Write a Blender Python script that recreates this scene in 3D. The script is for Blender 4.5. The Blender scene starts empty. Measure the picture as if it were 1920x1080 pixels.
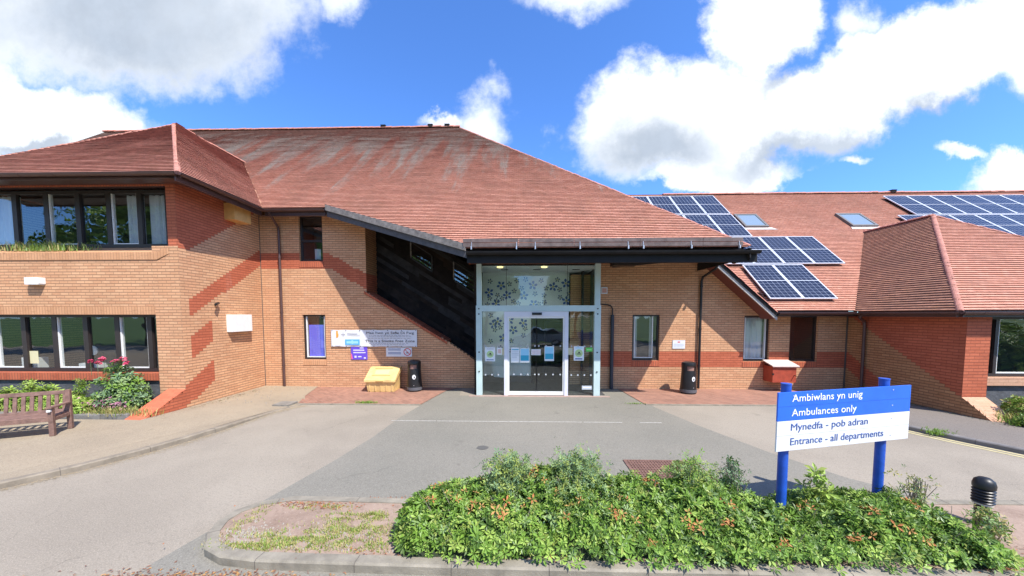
import bpy, bmesh, math, random
from mathutils import Vector, Matrix, noise
R=math.radians
random.seed(7)
sc=bpy.context.scene
C=sc.collection
V=Vector
# ------------------------------------------------------------------ materials
def newmat(name):
    m=bpy.data.materials.new(name); m.use_nodes=True
    nt=m.node_tree; b=nt.nodes['Principled BSDF']
    return m,nt,b
def N(nt,t,**k):
    n=nt.nodes.new(t)
    for a,v in k.items(): setattr(n,a,v)
    return n
def L(nt,a,b): nt.links.new(a,b)
def setin(n,**k):
    for a,v in k.items(): n.inputs[a.replace('_',' ')].default_value=v
def col(c): return (c[0],c[1],c[2],1)
def simple(name,c,rough=.7,metal=0,spec=.5,var=0,scale=8,bump=0,bscale=60):
    m,nt,b=newmat(name)
    b.inputs['Base Color'].default_value=col(c); b.inputs['Roughness'].default_value=rough
    b.inputs['Metallic'].default_value=metal; b.inputs['Specular IOR Level'].default_value=spec
    if var or bump: tc=N(nt,'ShaderNodeTexCoord')
    if var:
        n=N(nt,'ShaderNodeTexNoise'); setin(n,Scale=scale,Detail=6.0,Roughness=.65); L(nt,tc.outputs['Object'],n.inputs['Vector'])
        r=N(nt,'ShaderNodeValToRGB'); r.color_ramp.elements[0].position=.3; r.color_ramp.elements[1].position=.7
        r.color_ramp.elements[0].color=col([x*(1-var) for x in c]); r.color_ramp.elements[1].color=col([min(1,x*(1+var)) for x in c])
        L(nt,n.outputs['Fac'],r.inputs['Fac']); L(nt,r.outputs['Color'],b.inputs['Base Color'])
    if bump:
        n=N(nt,'ShaderNodeTexNoise'); setin(n,Scale=bscale,Detail=4.0); L(nt,tc.outputs['Object'],n.inputs['Vector'])
        bp=N(nt,'ShaderNodeBump'); setin(bp,Strength=bump,Distance=.01); L(nt,n.outputs['Fac'],bp.inputs['Height']); L(nt,bp.outputs['Normal'],b.inputs['Normal'])
    return m
def mixc(nt,fac,a,b,bt='MIX'):
    m=N(nt,'ShaderNodeMix',data_type='RGBA',blend_type=bt)
    if hasattr(fac,'links'): L(nt,fac,m.inputs[0])
    else: m.inputs[0].default_value=fac
    for i,x in ((6,a),(7,b)):
        if hasattr(x,'links'): L(nt,x,m.inputs[i])
        else: m.inputs[i].default_value=col(x)
    return m.outputs[2]
def math_(nt,op,a,b=None,c=None,clamp=False):
    m=N(nt,'ShaderNodeMath',operation=op); m.use_clamp=clamp
    for i,x in enumerate((a,b,c)):
        if x is None: continue
        if hasattr(x,'links'): L(nt,x,m.inputs[i])
        else: m.inputs[i].default_value=x
    return m.outputs[0]
def noisev(nt,vec,scale,detail=5,rough=.6,vscale=None,loc=None):
    if vscale or loc:
        mp=N(nt,'ShaderNodeMapping'); L(nt,vec,mp.inputs['Vector'])
        if vscale: mp.inputs['Scale'].default_value=vscale
        if loc: mp.inputs['Location'].default_value=loc
        vec=mp.outputs['Vector']
    n=N(nt,'ShaderNodeTexNoise'); setin(n,Scale=scale,Detail=float(detail),Roughness=rough); L(nt,vec,n.inputs['Vector'])
    return n.outputs['Fac']
def ramp(nt,fac,p0,p1,v0=0.,v1=1.):
    m=N(nt,'ShaderNodeMapRange'); m.interpolation_type='SMOOTHSTEP'
    L(nt,fac,m.inputs[0]); m.inputs[1].default_value=p0; m.inputs[2].default_value=p1; m.inputs[3].default_value=v0; m.inputs[4].default_value=v1
    return m.outputs[0]
def brick_mat(name,c1,c2,mortar,bw=.225,rh=.075,ms=.009,rough=.85,off=.5,dirt=.25,bump=.4,bias=0.,bed=0):
    m,nt,b=newmat(name); tc=N(nt,'ShaderNodeTexCoord'); uv=tc.outputs['UV']
    br=N(nt,'ShaderNodeTexBrick'); br.offset=off
    setin(br,Scale=1.0,Bias=bias); br.inputs['Mortar Size'].default_value=ms; br.inputs['Mortar Smooth'].default_value=.3
    br.inputs['Brick Width'].default_value=bw; br.inputs['Row Height'].default_value=rh
    br.inputs['Color1'].default_value=col(c1); br.inputs['Color2'].default_value=col(c2); br.inputs['Mortar'].default_value=col(mortar)
    L(nt,uv,br.inputs['Vector'])
    n1=noisev(nt,uv,.9,6,.6); n2=noisev(nt,uv,22,4,.7)
    n6=noisev(nt,uv,1.0,3,.5,vscale=(4.4,13.3,1),loc=(.3,.2,0)); n7=noisev(nt,uv,1.0,6,.65,vscale=(2.2,.35,1),loc=(5,2,0))
    bc=mixc(nt,ramp(nt,n6,.60,.66,0,.35),br.outputs['Color'],[x*.62 for x in c2]); bc=mixc(nt,ramp(nt,n7,.62,.8,0,.22),bc,(.60,.50,.42))
    c=mixc(nt,1.0,bc,(1,1,1),'MULTIPLY')
    mm=nt.nodes[-1]
    s=math_(nt,'ADD',math_(nt,'MULTIPLY',n1,dirt*2),math_(nt,'MULTIPLY',n2,.35))
    s=math_(nt,'ADD',s,1-dirt-.175)
    cc=N(nt,'ShaderNodeCombineXYZ'); [L(nt,s,cc.inputs[i]) for i in range(3)]
    L(nt,cc.outputs[0],mm.inputs[7])
    if bed:  # raked bed joints: the shade in their recess is mixed in as darker rows
        sp=N(nt,'ShaderNodeSeparateXYZ'); L(nt,uv,sp.inputs[0])
        fr=math_(nt,'FRACT',math_(nt,'DIVIDE',sp.outputs[1],rh))
        dd=math_(nt,'MINIMUM',fr,math_(nt,'SUBTRACT',1.0,fr))
        c=mixc(nt,ramp(nt,dd,.10,.19,bed,0),c,mortar)
    L(nt,c,b.inputs['Base Color']); b.inputs['Roughness'].default_value=rough; b.inputs['Specular IOR Level'].default_value=.25
    bp=N(nt,'ShaderNodeBump'); setin(bp,Strength=bump,Distance=.006)
    h=math_(nt,'SUBTRACT',math_(nt,'MULTIPLY',n2,.4),br.outputs['Fac']); L(nt,h,bp.inputs['Height']); L(nt,bp.outputs['Normal'],b.inputs['Normal'])
    return m
BUFF=brick_mat('buff_brick',(.66,.38,.215),(.57,.295,.16),(.30,.165,.095),ms=.006,bed=.85)
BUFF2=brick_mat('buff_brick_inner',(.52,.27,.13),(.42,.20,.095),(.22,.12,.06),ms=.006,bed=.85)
RED=brick_mat('red_brick',(.51,.145,.075),(.43,.115,.058),(.25,.07,.04),ms=.005,bed=.7)
SOLB=brick_mat('buff_soldier',(.60,.33,.18),(.52,.27,.14),(.40,.2,.11),bw=.075,rh=.215,off=0)
SOLR=brick_mat('red_soldier',(.50,.14,.07),(.40,.10,.05),(.22,.08,.05),bw=.075,rh=.215,off=0)
PAVE=brick_mat('paving_brick',(.36,.185,.13),(.27,.14,.10),(.28,.21,.16),bw=.2,rh=.1,ms=.005,dirt=.3)
def tile_mat(name,c1,c2,dark,vtop,lichen=0.,stain=.5):
    m,nt,b=newmat(name); tc=N(nt,'ShaderNodeTexCoord'); uv=tc.outputs['UV']
    br=N(nt,'ShaderNodeTexBrick'); setin(br,Scale=1.0); br.inputs['Mortar Size'].default_value=.004
    br.inputs['Brick Width'].default_value=.165; br.inputs['Row Height'].default_value=.1
    br.inputs['Color1'].default_value=col(c1); br.inputs['Color2'].default_value=col(c2); br.inputs['Mortar'].default_value=col(dark)
    L(nt,uv,br.inputs['Vector'])
    n1=noisev(nt,uv,.7,7,.65); n2=noisev(nt,uv,9,5,.75); n3=noisev(nt,uv,30,3,.6)
    n4=noisev(nt,uv,2.3,7,.7,loc=(3,8,0)); n5=noisev(nt,uv,1.0,4,.6,vscale=(5.5,9.5,1))
    c=mixc(nt,ramp(nt,n1,.42,.7,0,stain*.55),br.outputs['Color'],(.24,.125,.085))
    c=mixc(nt,ramp(nt,n4,.50,.74,0,stain*.5),c,(.40,.20,.10))
    c=mixc(nt,ramp(nt,n5,.56,.70,0,stain*.55),c,(.14,.07,.05))
    c=mixc(nt,ramp(nt,n5,.44,.28,0,.35),c,(.60,.32,.25))
    c=mixc(nt,ramp(nt,n2,.60,.70,0,.75*stain),c,(.09,.06,.045))
    # ochre lichen dots
    c=mixc(nt,ramp(nt,n3,.66,.72,0,.5*stain),c,(.42,.24,.06))
    if lichen:
        sp=N(nt,'ShaderNodeSeparateXYZ'); L(nt,uv,sp.inputs[0])
        st=noisev(nt,uv,1.0,5,.6,vscale=(1.25,.13,1))
        st2=noisev(nt,uv,1.0,6,.7,vscale=(5.,.9,1))
        vv=math_(nt,'DIVIDE',sp.outputs[1],vtop)
        a=math_(nt,'ADD',math_(nt,'MULTIPLY',st,1.9),math_(nt,'MULTIPLY',st2,.45))
        a=math_(nt,'ADD',a,math_(nt,'MULTIPLY',vv,.98))
        xl=ramp(nt,sp.outputs[0],-3.0,3.5,0.,-.33)   # the hip end carries less
        a=math_(nt,'ADD',a,0.0)
        a=math_(nt,'ADD',a,math_(nt,'MULTIPLY',n2,.5)); c=mixc(nt,ramp(nt,a,1.92,2.3,0,lichen),c,(.46,.46,.39))
    L(nt,c,b.inputs['Base Color']); b.inputs['Roughness'].default_value=.85; b.inputs['Specular IOR Level'].default_value=.3
    bp=N(nt,'ShaderNodeBump'); setin(bp,Strength=.5,Distance=.01); L(nt,n2,bp.inputs['Height']); L(nt,bp.outputs['Normal'],b.inputs['Normal'])
    return m
T1=(.60,.285,.20);T2=(.49,.21,.14);TD=(.17,.075,.05)
TILE=tile_mat('plain_tile_main',T1,T2,TD,11.6,lichen=1.0,stain=.8)
TILE2=tile_mat('plain_tile_weathered',(.58,.26,.19),(.43,.18,.125),TD,6,stain=.9)
TILE4=tile_mat('plain_tile_mossy',(.48,.225,.14),(.33,.15,.095),(.13,.07,.045),6,stain=1.05)
TILE3=tile_mat('plain_tile_clean',T1,T2,TD,6,stain=.6)
TGAP=simple('tile_gap_shade_and_moss',(.20,.08,.06),.9,var=.4,scale=6)  # course risers darkened: gap shadow painted in, along with moss and dirt
RIDGE=simple('ridge_tile',(.46,.185,.13),.8,var=.25,scale=5)
HIPT=simple('hip_tile',(.44,.19,.14),.85,var=.35,scale=9)
VALLEY=simple('valley_tile',(.5,.28,.17),.8,var=.25,scale=6)
DKBROWN=simple('dark_brown_frame',(.028,.02,.018),.45,var=.2)
GUTB=simple('brown_gutter',(.085,.045,.04),.4,var=.2,scale=3)
BLACK=simple('black_gutter',(.016,.015,.015),.6,spec=.2,var=.3,scale=3)
BLACKM=simple('black_plastic',(.012,.012,.013),.42,var=.3,scale=5,bump=.1)
WHITE=simple('white_frame',(.75,.75,.73),.45,var=.05)
MINT=simple('mint_grey_metal',(.50,.62,.60),.4,var=.06,scale=3)
LAV=simple('pale_lilac_metal',(.68,.68,.74),.4,var=.05,scale=3)
GREYW=simple('weathered_grey_timber',(.20,.18,.165),.85,var=.4,scale=7,bump=.4,bscale=25)
WOODR=simple('red_brown_timber',(.24,.075,.035),.6,var=.3,scale=5)
TIMB=simple('weathered_brown_timber',(.13,.095,.088),.8,var=.4,scale=6,bump=.3)
CLAD2=simple('dark_stained_boarding_brown',(.035,.024,.019),.9,spec=.15,var=.5,scale=3,bump=.3,bscale=15)
CLAD3=simple('dark_stained_boarding_grey',(.045,.040,.038),.9,spec=.15,var=.5,scale=3,bump=.3,bscale=15)
CLAD=simple('dark_stained_boarding',(.021,.016,.014),.9,spec=.15,var=.6,scale=2.5,bump=.3,bscale=15)
YWOOD=simple('pale_orange_timber',(.66,.36,.12),.6,var=.12,scale=6)
GRITY=simple('yellow_plastic',(.72,.48,.19),.6,var=.22,scale=4)
BLUE=simple('blue_paint',(.015,.088,.48),.42,var=.22,scale=7)
SIGNB=simple('blue_panel',(.022,.135,.68),.45,var=.12,scale=2.5)
SIGNW=simple('white_panel',(.70,.71,.74),.5,var=.07,scale=3)
TEXTW=simple('white_lettering',(.85,.85,.85),.5)
TEXTN=simple('navy_lettering',(.05,.10,.30),.5)
TEXTK=simple('dark_lettering',(.03,.03,.04),.6)
TEXTG=simple('grey_small_print',(.42,.42,.45),.6)
PAPER=simple('white_paper',(.78,.80,.80),.7)
CREAMP=simple('cream_paper',(.62,.58,.36),.7)
SKYP=simple('light_blue_print',(.30,.62,.80),.6)
TEALP=simple('teal_print',(.03,.36,.52),.6)
GREENP=simple('green_print',(.12,.60,.10),.6)
LIMEP=simple('pale_green_print',(.50,.66,.30),.6)
PURP=simple('purple_print',(.13,.07,.55),.5)
PINKP=simple('pink_print',(.75,.12,.30),.5)
REDP=simple('red_print',(.60,.04,.04),.5)
ORNG=simple('orange_print',(.75,.35,.05),.5)
GREYP=simple('grey_print',(.45,.5,.55),.6)
REDBOX=simple('red_box_paint',(.36,.06,.03),.55,var=.25,scale=6)
REDBT=simple('faded_pink_white_lid',(.66,.55,.50),.6,var=.1,scale=6)
BENCHW=simple('brown_stained_bench_timber',(.20,.115,.09),.65,var=.4,scale=9,bump=.2)
CONC=simple('concrete_kerb',(.25,.22,.17),.9,var=.3,scale=5,bump=.4,bscale=70)
CONCD=simple('grey_stone_edging',(.20,.19,.175),.9,var=.3,scale=4,bump=.6,bscale=25)
PLINTH=simple('dark_rendered_plinth',(.085,.09,.10),.85,var=.35,scale=9,bump=1.0,bscale=18)
JOINT=simple('dark_joint',(.11,.095,.08),.9)
STEEL=simple('galvanised_clip',(.55,.57,.6),.4,metal=.6)
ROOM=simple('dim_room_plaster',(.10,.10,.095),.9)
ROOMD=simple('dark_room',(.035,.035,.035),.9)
LOBBYW=simple('lobby_white_wall',(.78,.82,.82),.7)
FLOWB=simple('flower_blue',(.06,.12,.42),.6)
FLOWK=simple('flower_navy',(.08,.11,.24),.6)
YELC=simple('flower_yellow',(.6,.5,.12),.6)
CURT=simple('white_net_curtain',(.62,.66,.72),.9,var=.08,scale=3)
BLIND=simple('blue_vertical_blind',(.16,.19,.85),.8)
DOTS=simple('glass_marking_dot',(.45,.48,.50),.6)
SOIL=simple('bare_soil',(.13,.085,.06),.95,var=.4,scale=7,bump=.6,bscale=40)
def glass(name,tint=(1,1,1),refl=.10):
    m,nt,b=newmat(name); nt.nodes.remove(b)
    out=nt.nodes['Material Output']
    g=N(nt,'ShaderNodeBsdfGlossy'); setin(g,Roughness=.0); g.inputs['Color'].default_value=(.95,.97,1,1)
    t=N(nt,'ShaderNodeBsdfTransparent'); t.inputs['Color'].default_value=col(tint)
    fr=N(nt,'ShaderNodeFresnel'); ge=N(nt,'ShaderNodeNewGeometry'); L(nt,math_(nt,'SUBTRACT',1.5,math_(nt,'MULTIPLY',ge.outputs['Backfacing'],.8333)),fr.inputs['IOR'])
    f=math_(nt,'ADD',math_(nt,'MULTIPLY',fr.outputs[0],1.3),refl-.04,clamp=True)
    tc=N(nt,'ShaderNodeTexCoord'); nn=noisev(nt,tc.outputs['Object'],1.3,2)
    bp=N(nt,'ShaderNodeBump'); setin(bp,Strength=.04,Distance=.1); L(nt,nn,bp.inputs['Height']); L(nt,bp.outputs['Normal'],g.inputs['Normal'])
    mx=N(nt,'ShaderNodeMixShader'); L(nt,f,mx.inputs[0]); L(nt,t.outputs[0],mx.inputs[1]); L(nt,g.outputs[0],mx.inputs[2]); L(nt,mx.outputs[0],out.inputs['Surface'])
    return m
GLASS=glass('window_glass',(.85,.88,.87),.14)
GLASSP=glass('porch_glass',(.90,.95,.94),.045)
def emis(name,c,s):
    m,nt,b=newmat(name); b.inputs['Emission Color'].default_value=col(c); b.inputs['Emission Strength'].default_value=s; return m
LAMP=emis('ceiling_lamp_glow',(1,.75,.3),1.2)
def asphalt(name,base,agg,patch,seed=0):
    m,nt,b=newmat(name); tc=N(nt,'ShaderNodeTexCoord'); o=tc.outputs['Object']
    n1=noisev(nt,o,.45,6,.6,loc=(seed,0,0)); n2=noisev(nt,o,75,3,.8); n3=noisev(nt,o,3.5,6,.7,loc=(0,seed,0)); n4=noisev(nt,o,28,4,.75,loc=(seed,3,0))
    c=mixc(nt,ramp(nt,n1,.35,.68),base,patch)
    c=mixc(nt,ramp(nt,n3,.5,.75,0,.4),c,[x*.72 for x in base])
    c=mixc(nt,ramp(nt,n4,.48,.66,0,.55),c,[x*.6 for x in base])
    c=mixc(nt,ramp(nt,n2,.5,.64,0,.7),c,agg)
    vo=N(nt,'ShaderNodeTexVoronoi',feature='DISTANCE_TO_EDGE'); vo.inputs['Scale'].default_value=.42
    wv=N(nt,'ShaderNodeVectorMath',operation='ADD'); nn_=N(nt,'ShaderNodeTexNoise'); setin(nn_,Scale=1.6,Detail=6.0); L(nt,o,nn_.inputs['Vector']); L(nt,o,wv.inputs[0]); L(nt,nn_.outputs['Color'],wv.inputs[1]); L(nt,wv.outputs[0],vo.inputs['Vector'])
    cr=math_(nt,'MULTIPLY',ramp(nt,vo.outputs['Distance'],.0025,.0065,1,0),ramp(nt,n1,.50,.62,0,.28)); c=mixc(nt,cr,c,[x*.35 for x in base])
    st_=noisev(nt,o,1.9,3,.5,loc=(seed+7,1,0)); c=mixc(nt,ramp(nt,st_,.68,.76,0,.45),c,[x*.55 for x in base])
    L(nt,c,b.inputs['Base Color']); b.inputs['Roughness'].default_value=.92; b.inputs['Specular IOR Level'].default_value=.25
    bp=N(nt,'ShaderNodeBump'); setin(bp,Strength=.6,Distance=.006); L(nt,n4,bp.inputs['Height']); L(nt,bp.outputs['Normal'],b.inputs['Normal'])
    return m
ASPH=asphalt('old_light_asphalt',(.315,.272,.215),(.44,.385,.31),(.25,.215,.17))
ASPD=asphalt('newer_grey_asphalt',(.225,.207,.17),(.32,.30,.255),(.19,.178,.147),5)
PATHM=asphalt('tan_aggregate_path',(.33,.268,.19),(.46,.385,.28),(.265,.215,.155),9)
PATHG=asphalt('grey_path',(.20,.17,.145),(.30,.27,.24),(.17,.15,.13),13)
def earth_mat():
    m,nt,b=newmat('worn_verge_earth'); tc=N(nt,'ShaderNodeTexCoord'); o=tc.outputs['Object']
    n1=noisev(nt,o,1.3,6,.65); n2=noisev(nt,o,14,5,.75); n3=noisev(nt,o,60,3,.7); n4=noisev(nt,o,.9,5,.7,loc=(4,2,0))
    c=mixc(nt,ramp(nt,n1,.4,.65),(.34,.245,.185),(.24,.165,.12))
    c=mixc(nt,ramp(nt,n2,.5,.7,0,.6),c,(.16,.105,.075))
    c=mixc(nt,ramp(nt,n3,.60,.72,0,.75),c,(.50,.45,.38))
    L(nt,c,b.inputs['Base Color']); b.inputs['Roughness'].default_value=.95
    bp=N(nt,'ShaderNodeBump'); setin(bp,Strength=.8,Distance=.01); L(nt,n2,bp.inputs['Height']); L(nt,bp.outputs['Normal'],b.inputs['Normal'])
    return m
EARTH=earth_mat()
def leafm(name,c,rough=.45,tr=.25):
    m,nt,b=newmat(name); tc=N(nt,'ShaderNodeTexCoord')
    n=noisev(nt,tc.outputs['Object'],9,3)
    cc=mixc(nt,n,[x*.6 for x in c],[min(1,x*1.45) for x in c])
    L(nt,cc,b.inputs['Base Color']); b.inputs['Roughness'].default_value=rough; b.inputs['Specular IOR Level'].default_value=.4
    t=N(nt,'ShaderNodeBsdfTranslucent'); L(nt,cc,t.inputs['Color']); mx=N(nt,'ShaderNodeMixShader'); mx.inputs[0].default_value=tr
    L(nt,b.outputs[0],mx.inputs[1]); L(nt,t.outputs[0],mx.inputs[2]); L(nt,mx.outputs[0],nt.nodes['Material Output'].inputs['Surface'])
    return m
LF_D=leafm('leaf_dark',(.085,.16,.025)); LF_M=leafm('leaf_mid',(.18,.31,.045)); LF_B=leafm('leaf_bright',(.33,.46,.09))
LF_Y=leafm('leaf_yellow_green',(.30,.36,.08)); LF_O=leafm('leaf_orange_dead',(.46,.17,.06),.7); LF_O2=leafm('leaf_ochre_dead',(.52,.28,.10),.7); LF_G=leafm('leaf_grey_green',(.16,.26,.13)); LF_P=leafm('leaf_pale',(.24,.34,.13))
GR_G=leafm('grass_green',(.20,.32,.05),.6); GR_Y=leafm('grass_straw',(.46,.40,.16),.7)
LF_R=leafm('petal_red',(.55,.06,.13),.5); LF_K=leafm('petal_pink',(.62,.28,.42),.6); LF_X=leafm('leaf_maroon',(.12,.01,.015),.5)
TWIG=simple('grey_twig',(.24,.20,.15),.9); BARK=simple('bark',(.10,.075,.05),.9,var=.3)
LITTER=simple('reddish_leaf_litter',(.22,.105,.065),.9,var=.4,scale=20)
# ------------------------------------------------------------------ mesh helpers
class MB:
    def __init__(s): s.v=[];s.f=[];s.m=[];s.uv=[];s.hasuv=False;s.sm=[]
    def face(s,pts,mi=0,uv=None,smooth=False):
        b=len(s.v); s.v+= [tuple(p) for p in pts]; s.f.append(tuple(range(b,b+len(pts)))); s.m.append(mi); s.sm.append(smooth)
        if uv: s.hasuv=True; s.uv+=list(uv)
        else: s.uv+=[(0,0)]*len(pts)
    def box(s,x0,x1,y0,y1,z0,z1,mi=0,T=None,skip=''):
        p=[V((x,y,z)) for x in(x0,x1) for y in (y0,y1) for z in (z0,z1)]
        if T: p=[T@q for q in p]
        for k,idx in (('w',(0,1,3,2)),('e',(4,6,7,5)),('s',(0,4,5,1)),('n',(2,3,7,6)),('b',(0,2,6,4)),('t',(1,5,7,3))):
            if k in skip: continue
            q=[p[i] for i in idx]
            if k in 'we': uv=[(a.y,a.z) for a in q]
            elif k in 'sn': uv=[(a.x,a.z) for a in q]
            else: uv=[(a.x,a.y) for a in q]
            s.face(q,mi,uv)
    def prism(s,poly,d,mi=0,caps=True):
        # poly list of 3D pts (planar), d extrusion vector
        poly=[V(p) for p in poly]; d=V(d); n=len(poly)
        s.face([p for p in poly],mi); s.face([p+d for p in reversed(poly)],mi)
        for i in range(n):
            a,b=poly[i],poly[(i+1)%n]; s.face([a,a+d,b+d,b],mi)
    def tube(s,p0,p1,r0,r1=None,n=12,mi=0,cap=True,smooth=True):
        p0=V(p0);p1=V(p1); r1=r0 if r1 is None else r1
        ax=(p1-p0).normalized(); a=ax.orthogonal().normalized(); b=ax.cross(a)
        A=[p0+(a*math.cos(t)+b*math.sin(t))*r0 for t in [2*math.pi*i/n for i in range(n)]]
        B=[p1+(a*math.cos(t)+b*math.sin(t))*r1 for t in [2*math.pi*i/n for i in range(n)]]
        for i in range(n): j=(i+1)%n; s.face([A[i],A[j],B[j],B[i]],mi,smooth=smooth)
        if cap: s.face(A[::-1],mi); s.face(B,mi)
    def path(s,pts,r,n=10,mi=0):
        for i in range(len(pts)-1): s.tube(pts[i],pts[i+1],r,n=n,mi=mi)
    def lathe(s,prof,c=(0,0,0),n=28,mi=0,smooth=True):
        c=V(c); rings=[[c+V((r*math.cos(2*math.pi*i/n),r*math.sin(2*math.pi*i/n),z)) for i in range(n)] for r,z in prof]
        for k in range(len(rings)-1):
            for i in range(n):
                j=(i+1)%n; s.face([rings[k][i],rings[k][j],rings[k+1][j],rings[k+1][i]],mi,smooth=smooth)
        if prof[0][0]>1e-4: s.face(rings[0][::-1],mi)
        if prof[-1][0]>1e-4: s.face(rings[-1],mi)
OFF={}
def woff(p):
    o=V((0,0,0))
    while p is not None: o+=OFF.get(p.name,V((0,0,0))); p=p.parent
    return o
def build(name,mb,mats,parent=None,weld=False,world=True,loc=None,bevel=0):
    me=bpy.data.meshes.new(name)
    off=V((0,0,0))
    if world and parent is not None: off=woff(parent)
    if loc is not None: off=V(loc)
    me.from_pydata([(v[0]-off.x,v[1]-off.y,v[2]-off.z) for v in mb.v],[],mb.f)
    if not isinstance(mats,(list,tuple)): mats=[mats]
    for m in mats: me.materials.append(m)
    me.polygons.foreach_set('material_index',mb.m)
    me.polygons.foreach_set('use_smooth',mb.sm)
    if mb.hasuv:
        l=me.uv_layers.new(name='UVMap'); flat=[c for u in mb.uv for c in u]; l.data.foreach_set('uv',flat)
    if weld or bevel or any(mb.sm):
        bm=bmesh.new(); bm.from_mesh(me); bmesh.ops.remove_doubles(bm,verts=bm.verts,dist=1e-5)
        bmesh.ops.recalc_face_normals(bm,faces=bm.faces)
        if bevel:
            es=[e for e in bm.edges if len(e.link_faces)==2 and e.calc_face_angle(0)>.5]
            bmesh.ops.bevel(bm,geom=es,offset=bevel,segments=2,profile=.6,affect='EDGES')
        bm.to_mesh(me); bm.free()
        if any(mb.sm):
            try: me.set_sharp_from_angle(angle=R(40))
            except Exception: pass
    me.update()
    o=bpy.data.objects.new(name,me); C.objects.link(o)
    if parent is not None: o.parent=parent
    if loc is not None: o.location=V(loc)-(woff(parent) if parent is not None else V((0,0,0)))
    if loc is not None: OFF[o.name]=V(loc)-(woff(parent) if parent is not None else V((0,0,0)))
    return o
def tag(o,label=None,cat=None,group=None,kind=None):
    if label: o['label']=label
    if cat: o['category']=cat
    if group: o['group']=group
    if kind: o['kind']=kind
    return o
def thing(name,label,cat,loc=(0,0,0),group=None,rz=0):
    o=bpy.data.objects.new(name,None); C.objects.link(o); o.location=loc; o.rotation_euler=(0,0,rz)
    OFF[o.name]=V(loc) if rz==0 else V((0,0,0))
    return tag(o,label,cat,group)
def copytree(r,loc=None,label=None,parent=None):
    c=r.copy(); C.objects.link(c)
    if parent is not None: c.parent=parent
    if loc is not None: c.location=loc
    if label: c['label']=label
    for ch in r.children: copytree(ch,parent=c)
    return c
def struct(name,mb,mat,kind='structure',**k):
    return tag(build(name,mb,mat,**k),kind=kind)
def lettering(body,width,loc,rot,mat,parent,height=None,name='lettering',align='LEFT'):
    cu=bpy.data.curves.new('t','FONT'); cu.body=body; cu.size=1; cu.extrude=.006; cu.resolution_u=3
    t=bpy.data.objects.new('t',cu); C.objects.link(t)
    dg=bpy.context.evaluated_depsgraph_get(); dg.update()
    me=bpy.data.meshes.new_from_object(t.evaluated_get(dg)); bpy.data.objects.remove(t)
    xs=[v.co.x for v in me.vertices]; ys=[v.co.y for v in me.vertices]
    sx=width/(max(xs)-min(xs)); sy=sx if height is None else height/.73
    for v in me.vertices: v.co=((v.co.x-min(xs))*sx,v.co.y*sy,v.co.z*.25)
    me.materials.clear(); me.materials.append(mat)
    o=bpy.data.objects.new(name,me); C.objects.link(o); o.parent=parent
    o.location=V(loc)-woff(parent) if parent.rotation_euler.z==0 else V(loc)
    o.rotation_euler=rot
    return o
FRONT=(R(90),0,0)
# ------------------------------------------------------------------ building
B=thing('health_centre','two storey buff and red brick health centre with tiled hipped roofs and glazed entrance','building',(0,11.65,0))
CU,CV=.1125,.075
def wall(name,p0,p1,z0,z1,inside,holes=(),thick=.28,red=None,mats=None,parent=None,reveal=.16,u0=0,front_only=False):
    """brick wall from p0 to p1 (front face on the left-hand side seen from outside)"""
    p0=V((p0[0],p0[1],0));p1=V((p1[0],p1[1],0)); Lw=(p1-p0).length; ux=(p1-p0)/Lw
    n=V((ux.y,-ux.x,0))   # outward normal
    us=sorted(set([0,round(Lw,5)]+[round(i*CU-u0,5) for i in range(int((Lw+u0)/CU)+2) if 0<i*CU-u0<Lw]+[round(h[i],5) for h in holes for i in (0,1) if 0<h[i]<Lw]))
    k0=math.ceil(z0/CV-1e-6)
    zs=sorted(set([z0,z1]+[round(k*CV,5) for k in range(k0,int(z1/CV)+1) if z0<k*CV<z1]+[round(h[i],5) for h in holes for i in (2,3) if z0<h[i]<z1]))
    mb=MB()
    P=lambda u,z,d=0: p0+ux*u+V((0,0,z))-n*d
    for za,zb in zip(zs,zs[1:]):
        if zb-za<1e-4: continue
        zm=(za+zb)/2; runs=[]
        for ua,ub in zip(us,us[1:]):
            if ub-ua<1e-4: continue
            um=(ua+ub)/2
            if any(h[0]<um<h[1] and h[2]<zm<h[3] for h in holes): continue
            if inside and not inside(um,zm): continue
            mi=1 if (red and red(um,zm)) else 0
            if runs and runs[-1][2]==mi and abs(runs[-1][1]-ua)<1e-4: runs[-1][1]=ub
            else: runs.append([ua,ub,mi])
        for ua,ub,mi in runs:
            mb.face([P(ua,za),P(ub,za),P(ub,zb),P(ua,zb)],mi,[(ua+u0,za),(ub+u0,za),(ub+u0,zb),(ua+u0,zb)])
    for h in holes:
        ua,ub,za,zb=h[:4]; d=reveal
        mb.face([P(ua,za),P(ua,zb),P(ua,zb,d),P(ua,za,d)],0,[(0,za),(0,zb),(d,zb),(d,za)])
        mb.face([P(ub,za),P(ub,za,d),P(ub,zb,d),P(ub,zb)],0,[(0,za),(d,za),(d,zb),(0,zb)])
        mb.face([P(ua,zb),P(ub,zb),P(ub,zb,d),P(ua,zb,d)],0,[(ua,0),(ub,0),(ub,.07),(ua,.07)])
        mb.face([P(ua,za),P(ua,za,d),P(ub,za,d),P(ub,za)],0,[(ua,0),(ua,.07),(ub,.07),(ub,0)])
    return build(name,mb,mats or [BUFF,RED],parent or B)
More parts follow.
